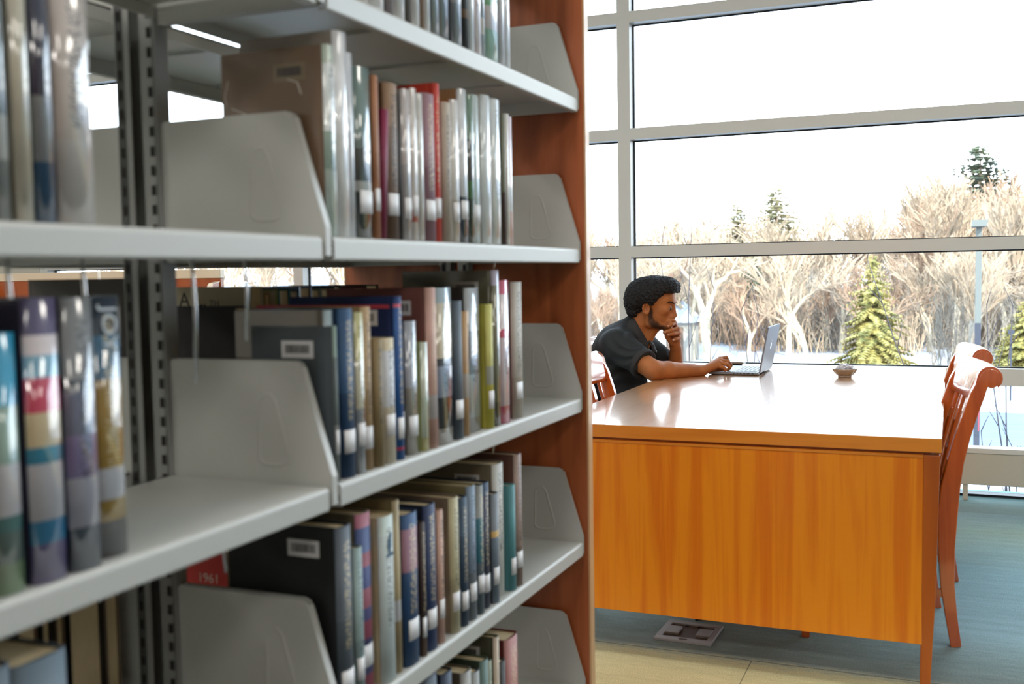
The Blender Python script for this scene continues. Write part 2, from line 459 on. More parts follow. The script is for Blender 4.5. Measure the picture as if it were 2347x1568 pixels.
# ---------------------------------------------------------------- books
# (row, y0, y1, height, board colour, spine colour bands, flags, depth, label)
BOOKS = [
('B',1.1210,1.1446,0.2364,(128, 104, 84),[(0, (196, 214, 208)), (0.35, (150, 176, 166)), (0.55, (226, 234, 236)), (0.9, (188, 204, 190))],'gbBTn',0.215,'tall thick book in creased clear jacket, brown cover with dark barcode, eye-level shelf'),
('B',1.1456,1.1761,0.2585,(150, 142, 134),[(0, (232, 234, 236)), (0.5, (238, 240, 244))],'gn',0.200,'tallest glossy white book on the eye-level shelf'),
('B',1.1772,1.1923,0.2368,(150, 150, 150),[(0, (216, 222, 230)), (1, (232, 234, 236))],'gn',0.190,'slim pale blue-white book right of the tallest white one'),
('B',1.1934,1.2340,0.2229,(70, 84, 84),[(0, (60, 66, 64)), (0.27, (196, 198, 196)), (0.33, (52, 60, 62)), (0.52, (96, 112, 110)), (0.6, (104, 128, 124))],'gl',0.190,'dark teal book with black band and white call label, eye-level shelf'),
('B',1.2352,1.2504,0.2176,(156, 106, 72),[(0, (168, 116, 82))],'l',0.180,'narrow tan-brown book beside the leaning maroon one'),
('B',1.2516,1.2683,0.1761,(124, 28, 66),[(0, (120, 26, 62)), (0.6, (132, 34, 74))],'nL',0.170,'short maroon book leaning to the right on the eye-level shelf'),
('B',1.2708,1.3068,0.2145,(88, 62, 44),[(0, (88, 64, 46)), (0.3, (120, 96, 76)), (0.72, (150, 122, 96))],'lT',0.190,'thick brown tweed-patterned book with a white call label'),
('B',1.3080,1.3170,0.2044,(30, 28, 28),[(0, (34, 30, 30))],'n',0.170,'thin black book squeezed right of the brown tweed one'),
('B',1.3183,1.3418,0.2125,(150, 140, 134),[(0, (170, 168, 172)), (0.5, (196, 190, 190))],'gl',0.180,'pale grey book with a frayed top edge, left of the brick-red thin book'),
('B',1.3431,1.3606,0.2171,(150, 82, 58),[(0, (222, 218, 212)), (0.12, (190, 96, 80)), (0.2, (230, 226, 222))],'gln',0.180,'white-spined thin book with brick-red boards'),
('B',1.3633,1.3798,0.2126,(110, 106, 100),[(0, (214, 216, 212))],'gn',0.170,'thin off-white book just left of the mauve one'),
('B',1.3826,1.4210,0.2171,(132, 96, 104),[(0, (134, 98, 108)), (0.5, (150, 116, 126))],'lt',0.190,'mauve cloth book with faded blue title, beside the red one'),
('B',1.4225,1.4447,0.2375,(204, 62, 44),[(0, (206, 66, 52))],'ltb',0.210,'bright red book rising above its neighbours on the eye-level shelf'),
('B',1.4477,1.4751,0.2129,(176, 162, 146),[(0, (182, 172, 158))],'nT',0.170,'beige linen book right of the bright red one'),
('B',1.4767,1.5019,0.2208,(176, 124, 78),[(0, (206, 200, 190)), (0.3, (232, 232, 230))],'gl',0.170,'cream-white book in front of a tan cover'),
('B',1.5051,1.5344,0.2416,(168, 132, 92),[(0, (34, 48, 72)), (0.3, (226, 230, 236))],'gl',0.200,'white book with navy foot and tan boards'),
('B',1.5361,1.5579,0.2368,(62, 86, 70),[(0, (40, 60, 44)), (0.3, (70, 120, 60)), (0.42, (60, 66, 66)), (0.7, (110, 140, 120))],'gn',0.170,'green and black book left of three pale jackets'),
('B',1.5596,1.5907,0.2409,(150, 170, 172),[(0, (206, 222, 224)), (0.5, (214, 230, 232))],'gl',0.170,'pale aqua book, first of three glossy jackets'),
('B',1.5925,1.6284,0.2455,(200, 176, 150),[(0, (224, 232, 236))],'gn',0.170,'white glossy book with a tan top edge'),
('B',1.6302,1.6695,0.2447,(200, 206, 206),[(0, (228, 232, 230)), (0.6, (222, 230, 232))],'gT',0.170,'white glossy book with black brush marks on its spine'),
('B',1.6714,1.6849,0.2243,(92, 86, 74),[(0, (70, 50, 46)), (0.4, (108, 110, 90))],'n',0.150,'thin dark olive book, third from the right end of the eye-level row'),
('B',1.6868,1.7025,0.2265,(206, 200, 190),[(0, (226, 224, 216))],'gn',0.150,'thin cream book, second from the right end of the eye-level row'),
('B',1.7044,1.7284,0.2249,(210, 140, 140),[(0, (224, 176, 164)), (0.26, (226, 224, 220)), (0.45, (232, 206, 214))],'gn',0.150,'pink and white booklet ending the eye-level row'),
('C',1.1210,1.1305,0.1977,(82, 92, 98),[(0, (120, 128, 128)), (0.3, (150, 152, 150)), (0.36, (88, 100, 98)), (0.8, (124, 146, 136))],'bln',0.170,'slate grey book with a white barcode on its cover, behind the sloping end plate'),
('C',1.1210,1.1401,0.2175,(96, 88, 76),[(0, (120, 146, 148)), (0.5, (140, 168, 170)), (0.6, (176, 196, 204))],'gl',0.190,'pale teal glossy book left of the dark blue one, third shelf'),
('C',1.1423,1.1742,0.2186,(24, 54, 84),[(0, (26, 60, 96)), (0.5, (42, 80, 120))],'lt',0.190,'dark blue cloth book with gold title, third shelf'),
('C',1.1770,1.1980,0.2129,(140, 140, 130),[(0, (150, 160, 170)), (0.4, (214, 214, 190)), (0.7, (206, 204, 150))],'glT',0.180,'book with yellow and white floral spine between dark blue and tan'),
('C',1.2005,1.2245,0.2189,(170, 142, 104),[(0, (162, 134, 96)), (0.5, (184, 156, 118))],'lT',0.190,'tan buckram book with grey call label, third shelf'),
('C',1.2260,1.2484,0.1742,(150, 130, 94),[(0, (138, 120, 84))],'nTb',0.160,'short olive-tan book with small label on its cover'),
('C',1.2511,1.2817,0.1736,(214, 206, 180),[(0, (206, 198, 178)), (0.45, (216, 222, 230)), (0.9, (218, 208, 180))],'lT',0.150,'short cream book left of the royal blue one'),
('C',1.2833,1.3035,0.2307,(22, 44, 96),[(0, (26, 78, 140)), (0.055, (196, 70, 110)), (0.075, (28, 84, 148)), (0.8, (40, 90, 160)), (0.93, (214, 96, 110)), (0.95, (30, 60, 120))],'ltb',0.240,'royal blue book with a red stripe round its top, third shelf'),
('C',1.3051,1.3220,0.1780,(40, 60, 66),[(0, (80, 76, 70)), (0.45, (36, 60, 66))],'ln',0.150,'thin bottle-green book with an orange top, beside the royal blue one'),
('C',1.3235,1.3570,0.1942,(70, 72, 76),[(0, (150, 146, 138)), (0.5, (170, 176, 188)), (0.85, (180, 186, 196))],'glT',0.160,'silvery marbled book with torn jacket, third shelf'),
('C',1.3602,1.3797,0.1612,(180, 190, 130),[(0, (184, 178, 90)), (0.12, (196, 210, 190)), (0.5, (206, 214, 196))],'gn',0.140,'short thin pale lime book left of the salmon one'),
('C',1.3827,1.4129,0.2410,(134, 84, 78),[(0, (196, 156, 142)), (0.18, (190, 184, 184)), (0.33, (200, 160, 148))],'btT',0.240,'tall salmon-pink book with maroon boards and barcode, third shelf'),
('C',1.4161,1.4675,0.2402,(50, 50, 56),[(0, (180, 176, 170)), (0.1, (40, 42, 50)), (0.3, (150, 164, 190)), (0.5, (60, 70, 84)), (0.55, (214, 206, 182)), (0.9, (170, 190, 200))],'gT',0.200,'thick worn book, black with cream and blue jacket, third shelf'),
('C',1.4713,1.5031,0.2187,(66, 76, 88),[(0, (74, 86, 98))],'l',0.180,'slate blue book with a bright white call label, third shelf'),
('C',1.5067,1.5331,0.2010,(120, 80, 60),[(0, (176, 140, 96)), (0.3, (170, 160, 150)), (0.5, (186, 146, 96))],'n',0.160,'narrow ochre book between slate blue and black marbled'),
('C',1.5383,1.5938,0.2378,(60, 54, 52),[(0, (150, 150, 150)), (0.1, (170, 180, 190)), (0.4, (110, 116, 124)), (0.7, (190, 196, 200))],'gTb',0.200,'black and white marbled book with fuzzy jacket, third shelf'),
('C',1.5978,1.6214,0.2092,(176, 170, 70),[(0, (190, 182, 72)), (0.35, (170, 172, 160)), (0.5, (206, 204, 120))],'ln',0.150,'thin mustard-yellow book, third shelf'),
('C',1.6253,1.6514,0.2662,(110, 108, 88),[(0, (74, 72, 50)), (0.15, (120, 118, 92)), (0.9, (190, 184, 206))],'bgn',0.240,'tallest olive-grey book with portrait cover and barcode, third shelf'),
('C',1.6556,1.6944,0.2487,(200, 60, 100),[(0, (214, 60, 110)), (0.12, (232, 214, 226)), (0.6, (220, 70, 110)), (0.66, (236, 226, 232)), (0.9, (216, 96, 130))],'gT',0.200,'magenta and white striped glossy book, third shelf'),
('C',1.7186,1.7663,0.2447,(84, 62, 58),[(0, (176, 168, 154)), (0.3, (190, 184, 172))],'lT',0.190,'grey-beige book with dark brown boards ending the third shelf'),
('D',1.1210,1.1568,0.2442,(20, 22, 26),[(0, (78, 88, 98)), (0.5, (92, 102, 114))],'lbt',0.235,'large black volume with grey spine, gold title and barcode label'),
('D',1.1593,1.1811,0.2084,(96, 110, 104),[(0, (140, 164, 166)), (0.4, (156, 180, 180))],'lT',0.170,'marbled pale teal book behind the black volume'),
('D',1.1862,1.2228,0.2462,(122, 116, 96),[(0, (150, 60, 84)), (0.1, (70, 74, 120)), (0.3, (150, 70, 92)), (0.4, (76, 78, 130)), (0.47, (158, 88, 104)), (0.58, (60, 72, 128)), (0.7, (160, 84, 104)), (0.78, (84, 104, 160)), (0.92, (200, 130, 150))],'lr',0.220,'book with red and blue striped spine, fourth shelf'),
('D',1.2292,1.2680,0.2335,(200, 186, 150),[(0, (196, 208, 208)), (0.88, (206, 222, 218))],'T',0.150,'white book with a small blue bird figure on its spine'),
('D',1.2711,1.2900,0.2475,(130, 116, 84),[(0, (160, 142, 108)), (0.3, (196, 198, 200)), (0.42, (176, 160, 124))],'',0.240,'tan book with khaki boards right of the bird-figure book'),
('D',1.2944,1.3393,0.2222,(30, 54, 86),[(0, (34, 70, 112)), (0.62, (150, 110, 128)), (0.9, (48, 86, 132))],'lt',0.140,'blue book with a mauve panel, fourth shelf'),
('D',1.3425,1.3576,0.2005,(60, 44, 40),[(0, (96, 74, 60)), (0.2, (60, 46, 44))],'lt',0.140,'thin dark brown book with gold lettering'),
('D',1.3606,1.3962,0.2219,(26, 36, 58),[(0, (36, 60, 106)), (0.5, (40, 58, 100))],'lt',0.220,'navy book with faded gold title, fourth shelf'),
('D',1.3995,1.4187,0.2059,(200, 160, 140),[(0, (206, 168, 150))],'lT',0.130,'slim peach book beside the navy one'),
('D',1.4221,1.4433,0.1926,(30, 60, 64),[(0, (34, 70, 78)), (0.55, (150, 150, 120)), (0.85, (30, 66, 74))],'l',0.120,'dark teal book with a cream panel, fourth shelf'),
('D',1.4467,1.4764,0.2154,(140, 124, 106),[(0, (180, 172, 140)), (0.4, (190, 184, 150))],'lT',0.240,'cream book with black-edged cover, fourth shelf'),
('D',1.4800,1.5076,0.2088,(46, 66, 86),[(0, (44, 66, 90)), (0.7, (56, 80, 104))],'lt',0.130,'dusty dark blue book left of the ribbed steel-blue one'),
('D',1.5113,1.5398,0.2216,(150, 140, 106),[(0, (120, 130, 140)), (0.35, (130, 150, 172))],'lT',0.260,'steel-blue book with black ladder lettering'),
('D',1.5436,1.5696,0.2156,(90, 100, 104),[(0, (90, 106, 118)), (0.4, (50, 110, 126)), (0.75, (150, 154, 150))],'lt',0.160,'book with teal middle and grey head, fourth shelf'),
('D',1.5736,1.6023,0.2140,(40, 48, 70),[(0, (48, 56, 78)), (0.5, (70, 72, 96)), (0.9, (60, 84, 116))],'lt',0.200,'indigo book with a bright call label, fourth shelf'),
('D',1.6064,1.6323,0.1898,(60, 60, 60),[(0, (110, 126, 142)), (0.6, (214, 178, 110)), (0.66, (130, 140, 150))],'l',0.140,'grey-blue book with a small yellow band'),
('D',1.6366,1.6809,0.2342,(140, 130, 110),[(0, (206, 206, 200)), (0.4, (214, 214, 208))],'Tb',0.240,'tall ribbed white book with barcode on its grey cover'),
('D',1.6832,1.7072,0.1894,(90, 150, 158),[(0, (86, 148, 156))],'l',0.120,'thin turquoise book next to the end of the fourth shelf'),
('D',1.7096,1.7405,0.2400,(110, 74, 66),[(0, (134, 114, 106)), (0.3, (164, 142, 132))],'lT',0.240,'tall taupe-brown book ending the fourth shelf'),
('E',1.3540,1.3997,0.2696,(96, 90, 84),[(0, (90, 104, 120))],'n',0.200,'flat-topped grey book at the left of the lowest row'),
('E',1.4056,1.4417,0.2559,(36, 44, 60),[(0, (60, 76, 100))],'n',0.200,'dark blue-grey book in the lowest row'),
('E',1.4766,1.5125,0.2315,(110, 98, 86),[(0, (176, 176, 172))],'n',0.200,'grey-white book with pale page tops in the lowest row'),
('E',1.5161,1.5433,0.2187,(40, 48, 52),[(0, (170, 176, 176))],'n',0.120,'thin frosted book in the lowest row'),
('E',1.5505,1.5787,0.2255,(70, 84, 66),[(0, (110, 138, 134))],'nb',0.200,'grey-green book with orange page tops in the lowest row'),
('E',1.5826,1.5989,0.2147,(60, 70, 60),[(0, (170, 180, 160))],'nT',0.120,'thin speckled green and white book in the lowest row'),
('E',1.6029,1.6233,0.2483,(96, 96, 78),[(0, (206, 190, 170))],'nb',0.220,'cream-spined book with olive cover and barcode in the lowest row'),
('E',1.6271,1.6499,0.1971,(56, 56, 60),[(0, (72, 74, 78))],'n',0.100,'small charcoal book beside the dusty pink one'),
('E',1.6541,1.7118,0.2260,(110, 40, 36),[(0, (176, 118, 114)), (0.5, (186, 128, 124))],'tn',0.240,'dusty pink book with dark red boards ending the lowest row'),
('B',0.6090,0.6289,0.2530,(120, 120, 116),[(0, (150, 160, 160))],'gn',0.200,'pale grey book cut by the left edge of the photo, eye-level shelf'),
('B',0.6306,0.6471,0.2450,(110, 118, 122),[(0, (140, 146, 146)), (0.2, (200, 204, 204)), (0.35, (130, 142, 150))],'gn',0.200,'grey-blue book nearest the left edge of the photo, eye-level shelf'),
('B',0.6489,0.6678,0.2490,(150, 148, 134),[(0, (188, 184, 166))],'gn',0.200,'matt cream book left of the navy one, eye-level left bay'),
('B',0.6697,0.6924,0.2530,(24, 30, 56),[(0, (20, 70, 110)), (0.2, (130, 134, 140)), (0.42, (22, 28, 60))],'gn',0.200,'glossy navy book with grey band in the left bay'),
('B',0.6949,0.7386,0.2450,(176, 168, 158),[(0, (200, 196, 192)), (0.3, (196, 188, 182))],'gT',0.210,'thick cream book with blurred grey lettering down its spine'),
('C',0.5863,0.6098,0.2422,(60, 60, 66),[(0, (70, 70, 76))],'n',0.200,'dark grey book cut by the left edge of the photo, third shelf'),
('C',0.6140,0.6463,0.2178,(40, 130, 160),[(0, (130, 160, 120)), (0.12, (96, 116, 110)), (0.24, (80, 124, 122)), (0.3, (198, 196, 200)), (0.5, (140, 168, 156)), (0.72, (40, 150, 190))],'gn',0.200,'short teal and green book nearest the camera'),
('C',0.6503,0.6886,0.2457,(50, 48, 66),[(0, (96, 88, 140)), (0.14, (40, 130, 180)), (0.22, (190, 190, 196)), (0.42, (30, 120, 150)), (0.48, (190, 174, 140)), (0.6, (184, 40, 80)), (0.72, (110, 160, 186)), (0.8, (204, 196, 200)), (0.87, (80, 74, 110))],'gn',0.200,'book with purple, white, crimson and blue bands, third shelf left bay'),
('C',0.6917,0.7292,0.2445,(20, 26, 34),[(0, (60, 76, 96)), (0.16, (170, 172, 186)), (0.34, (120, 110, 150)), (0.5, (90, 98, 124)), (0.66, (46, 60, 76)), (0.7, (120, 124, 128))],'gT',0.200,'black book with blurred white and pink lettering, third shelf left bay'),
('C',0.7336,0.7732,0.2450,(34, 40, 46),[(0, (40, 48, 56)), (0.14, (160, 130, 40)), (0.22, (196, 200, 208)), (0.34, (150, 118, 32)), (0.68, (30, 96, 132)), (0.85, (40, 54, 72))],'gt',0.200,'yellow and blue book with dark head and foot, next to the bare shelf'),
('D',0.5812,0.6226,0.2490,(60, 70, 80),[(0, (90, 104, 116))],'n',0.200,'grey-blue book with cream page tops at the bottom left corner'),
('D',0.6250,0.6864,0.2404,(70, 82, 92),[(0, (104, 122, 136))],'n',0.210,'wide grey-blue book with tan page tops, bottom left'),
('A',1.2047,1.2339,0.2120,(190, 180, 164),[(0, (206, 200, 190))],'gn',0.180,'cream-white book furthest left on the top shelf'),
('A',1.2362,1.2786,0.2360,(200, 196, 190),[(0, (232, 234, 236))],'gn',0.180,'wide white glossy book on the top shelf'),
('A',1.2811,1.3007,0.2000,(120, 112, 112),[(0, (150, 142, 146))],'n',0.170,'grey-mauve book on the top shelf'),
('A',1.3031,1.3363,0.2240,(210, 214, 220),[(0, (232, 234, 236)), (0.1, (226, 234, 240))],'gn',0.180,'blue-white glossy book on the top shelf, right of the grey-mauve one'),
('A',1.3384,1.3543,0.2480,(96, 84, 72),[(0, (80, 74, 66)), (0.2, (170, 158, 140))],'n',0.170,'brown and tan book on the top shelf'),
('A',1.3556,1.3786,0.2120,(200, 206, 214),[(0, (232, 234, 236))],'gn',0.170,'narrow white book with bluish jacket on the top shelf'),
('A',1.3799,1.3910,0.2360,(140, 120, 100),[(0, (150, 128, 108))],'n',0.160,'thin tan book between two white ones on the top shelf'),
('A',1.3921,1.4104,0.2000,(214, 214, 214),[(0, (232, 234, 236))],'gn',0.170,'narrow white book right of the thin tan one on the top shelf'),
('A',1.4115,1.4435,0.2240,(110, 116, 120),[(0, (110, 120, 124)), (0.4, (190, 194, 196))],'gT',0.180,'grey volume of a matching set with white figures, leftmost of three'),
('A',1.4448,1.4873,0.2480,(36, 40, 44),[(0, (72, 78, 84)), (0.3, (50, 54, 58))],'gt',0.180,'thick near-black volume of the set with white figures'),
('A',1.4887,1.5236,0.2120,(96, 104, 112),[(0, (110, 120, 132)), (0.3, (150, 156, 164))],'gt',0.180,'blue-grey volume of the set, right of the near-black one'),
('A',1.5250,1.5463,0.2360,(40, 44, 46),[(0, (46, 52, 54)), (0.2, (120, 100, 80)), (0.26, (60, 64, 66))],'n',0.170,'charcoal book with a brown patch on the top shelf'),
('A',1.5476,1.5661,0.2000,(200, 214, 230),[(0, (214, 228, 236))],'gn',0.170,'narrow pale blue book on the top shelf'),
('A',1.5678,1.5971,0.2240,(210, 196, 200),[(0, (226, 218, 224))],'gT',0.170,'pinkish white book with grey script on the top shelf'),
('A',1.5989,1.6184,0.2480,(110, 120, 126),[(0, (150, 164, 172)), (0.15, (220, 216, 204)), (0.26, (120, 130, 140))],'gn',0.160,'grey-blue book with a small cream sticker on the top shelf'),
('A',1.6199,1.6696,0.2120,(90, 130, 60),[(0, (150, 196, 180)), (0.24, (206, 204, 208)), (0.42, (110, 170, 130))],'g',0.180,'green book with a pale label on the top shelf'),
('A',1.6712,1.6903,0.2360,(190, 190, 206),[(0, (206, 210, 222))],'gn',0.150,'thin lavender-white book on the top shelf'),
('A',1.6923,1.7177,0.2000,(220, 226, 236),[(0, (226, 234, 244))],'gn',0.160,'white book ending the top shelf row')]
ROWZ = {'A': 1.577, 'B': 1.27, 'C': .96, 'D': .656, 'E': .349}
ROWG = {'A': 'books on the top visible shelf', 'B': 'books on the eye-level shelf', 'C': 'books on the third shelf', 'D': 'books on the fourth shelf', 'E': 'books on the lowest visible shelf'}
M['pages'] = mat('page_block', lin(226, 206, 166), .85, bump=.3, bscale=90, bstretch=(.2, 12, .2), var=.08, vscale=30, vstretch=(1, 30, 1))
M['sticker'] = mat('paper_label', lin(232, 233, 236), .5)
M['stick_tan'] = mat('olive_label', lin(136, 122, 100), .5)
M['stick_dark'] = mat('barcode_print', lin(70, 68, 72), .6)

_bm = {}
def board_mat(c, gloss):
    k = (tuple(c), gloss)
    if k not in _bm:
        _bm[k] = mat('cover_cloth', lin(*c), .3 if gloss else .62, coat=.9 if gloss else 0, coatr=.1, bump=.15 if gloss else .25, bscale=12 if gloss else 500, bstretch=(1, 1, 1))
    return _bm[k]

def spine_mat(bands, gloss, mark, seed):
    """spine colours by height, with faded lettering marks running down its middle"""
    m, t, p = nt('spine_cover')
    L = t.links.new
    tc = N(t, 'ShaderNodeTexCoord'); sx = N(t, 'ShaderNodeSeparateXYZ'); L(tc.outputs['Generated'], sx.inputs[0])
    rp = N(t, 'ShaderNodeValToRGB'); cr = rp.color_ramp; cr.interpolation = 'CONSTANT'
    cr.elements[0].position = 0; cr.elements[0].color = lin(*bands[0][1])
    if len(bands) == 1: cr.elements.remove(cr.elements[1])
    else:
        cr.elements[1].position = bands[1][0]; cr.elements[1].color = lin(*bands[1][1])
        for q, c in bands[2:]:
            e = cr.elements.new(min(q, .999)); e.color = lin(*c)
    L(sx.outputs['Z'], rp.inputs[0])
    out = rp.outputs[0]
    mp = N(t, 'ShaderNodeMapping'); mp.inputs['Location'].default_value = (seed * 3.1, seed * 1.7, seed)
    L(tc.outputs['Object'], mp.inputs[0])
    n0 = N(t, 'ShaderNodeTexNoise', Scale=24.0, Detail=5.0); L(mp.outputs[0], n0.inputs['Vector'])
    r0 = N(t, 'ShaderNodeMapRange'); r0.inputs['From Min'].default_value = .3; r0.inputs['From Max'].default_value = .7; r0.inputs['To Min'].default_value = .86; r0.inputs['To Max'].default_value = 1.1
    L(n0.outputs['Fac'], r0.inputs['Value'])
    mu = N(t, 'ShaderNodeMix', data_type='RGBA', blend_type='MULTIPLY'); mu.inputs[0].default_value = 1
    L(out, mu.inputs['A']); L(r0.outputs[0], mu.inputs['B']); out = mu.outputs['Result']
    if mark:
        # rows of small blurred strokes : a band in Y (spine middle), cut by noise cells in Z
        sy = N(t, 'ShaderNodeMath', operation='SUBTRACT'); sy.inputs[1].default_value = .5; L(sx.outputs['Y'], sy.inputs[0])
        ab = N(t, 'ShaderNodeMath', operation='ABSOLUTE'); L(sy.outputs[0], ab.inputs[0])
        ins = N(t, 'ShaderNodeMath', operation='LESS_THAN'); ins.inputs[1].default_value = .2; L(ab.outputs[0], ins.inputs[0])
        mz = N(t, 'ShaderNodeMapping'); mz.inputs['Scale'].default_value = (60, 160, 420); mz.inputs['Location'].default_value = (seed, seed * 2.3, 0)
        L(tc.outputs['Object'], mz.inputs[0])
        nz = N(t, 'ShaderNodeTexNoise', Scale=1.0, Detail=1.0); L(mz.outputs[0], nz.inputs['Vector'])
        gt = N(t, 'ShaderNodeMath', operation='GREATER_THAN'); gt.inputs[1].default_value = .53; L(nz.outputs['Fac'], gt.inputs[0])
        a = N(t, 'ShaderNodeMath', operation='MULTIPLY'); L(ins.outputs[0], a.inputs[0]); L(gt.outputs[0], a.inputs[1])
        z0 = N(t, 'ShaderNodeMath', operation='GREATER_THAN'); z0.inputs[1].default_value = .34; L(sx.outputs['Z'], z0.inputs[0])
        z1 = N(t, 'ShaderNodeMath', operation='LESS_THAN'); z1.inputs[1].default_value = .93; L(sx.outputs['Z'], z1.inputs[0])
        b = N(t, 'ShaderNodeMath', operation='MULTIPLY'); L(a.outputs[0], b.inputs[0]); L(z0.outputs[0], b.inputs[1])
        c = N(t, 'ShaderNodeMath', operation='MULTIPLY'); L(b.outputs[0], c.inputs[0]); L(z1.outputs[0], c.inputs[1])
        d = N(t, 'ShaderNodeMath', operation='MULTIPLY'); d.inputs[1].default_value = .75; L(c.outputs[0], d.inputs[0])
        mk = N(t, 'ShaderNodeMix', data_type='RGBA'); L(d.outputs[0], mk.inputs[0]); L(out, mk.inputs['A'])
        mk.inputs['B'].default_value = lin(206, 190, 150) if mark == 't' else lin(44, 42, 48)
        out = mk.outputs['Result']
    L(out, p.inputs['Base Color'])
    p.inputs['Roughness'].default_value = .3 if gloss else .55
    if gloss:
        p.inputs['Coat Weight'].default_value = 1; p.inputs['Coat Roughness'].default_value = .07; p.inputs['Coat IOR'].default_value = 2.0
        mb = N(t, 'ShaderNodeMapping'); mb.inputs['Scale'].default_value = (30, 60, 7); L(tc.outputs['Object'], mb.inputs[0])
        nb = N(t, 'ShaderNodeTexNoise', Scale=1.0, Detail=2.0); L(mb.outputs[0], nb.inputs['Vector'])
        b = N(t, 'ShaderNodeBump', Strength=.12, Distance=.003); L(nb.outputs['Fac'], b.inputs['Height']); L(b.outputs[0], p.inputs['Coat Normal'])
    else:
        nb = N(t, 'ShaderNodeTexNoise', Scale=600.0, Detail=2.0); L(tc.outputs['Object'], nb.inputs['Vector'])
        b = N(t, 'ShaderNodeBump', Strength=.2, Distance=.001); L(nb.outputs['Fac'], b.inputs['Height']); L(b.outputs[0], p.inputs['Normal'])
    return m

def cover_mesh(T, H, D, t=.0024, bulge=None):
    """hard cover: two boards and a rounded spine. Local frame: spine at x=0, boards run to -D, thickness along y, height z"""
    if bulge is None: bulge = min(.008, T * .3)
    h = T / 2
    out = [(-D, -h), (-.014, -h), (-.010, -h + .0008), (-bulge, -h)]
    arc = []
    n = 7
    for k in range(n):
        a = -pi / 2 + pi * (k + 1) / (n + 1)
        arc.append((-bulge + bulge * cos(a), h * sin(a)))
    out += arc + [(-bulge, h), (-.010, h - .0008), (-.014, h), (-D, h)]
    inn = [(-D, h - t), (-bulge - t * .6, h - t)] + [(min(q[0] - t, -bulge * .3 - t), max(min(q[1], h - t), -h + t)) for q in reversed(arc)] + [(-bulge - t * .6, -h + t), (-D, -h + t)]
    return out, inn, len(arc)

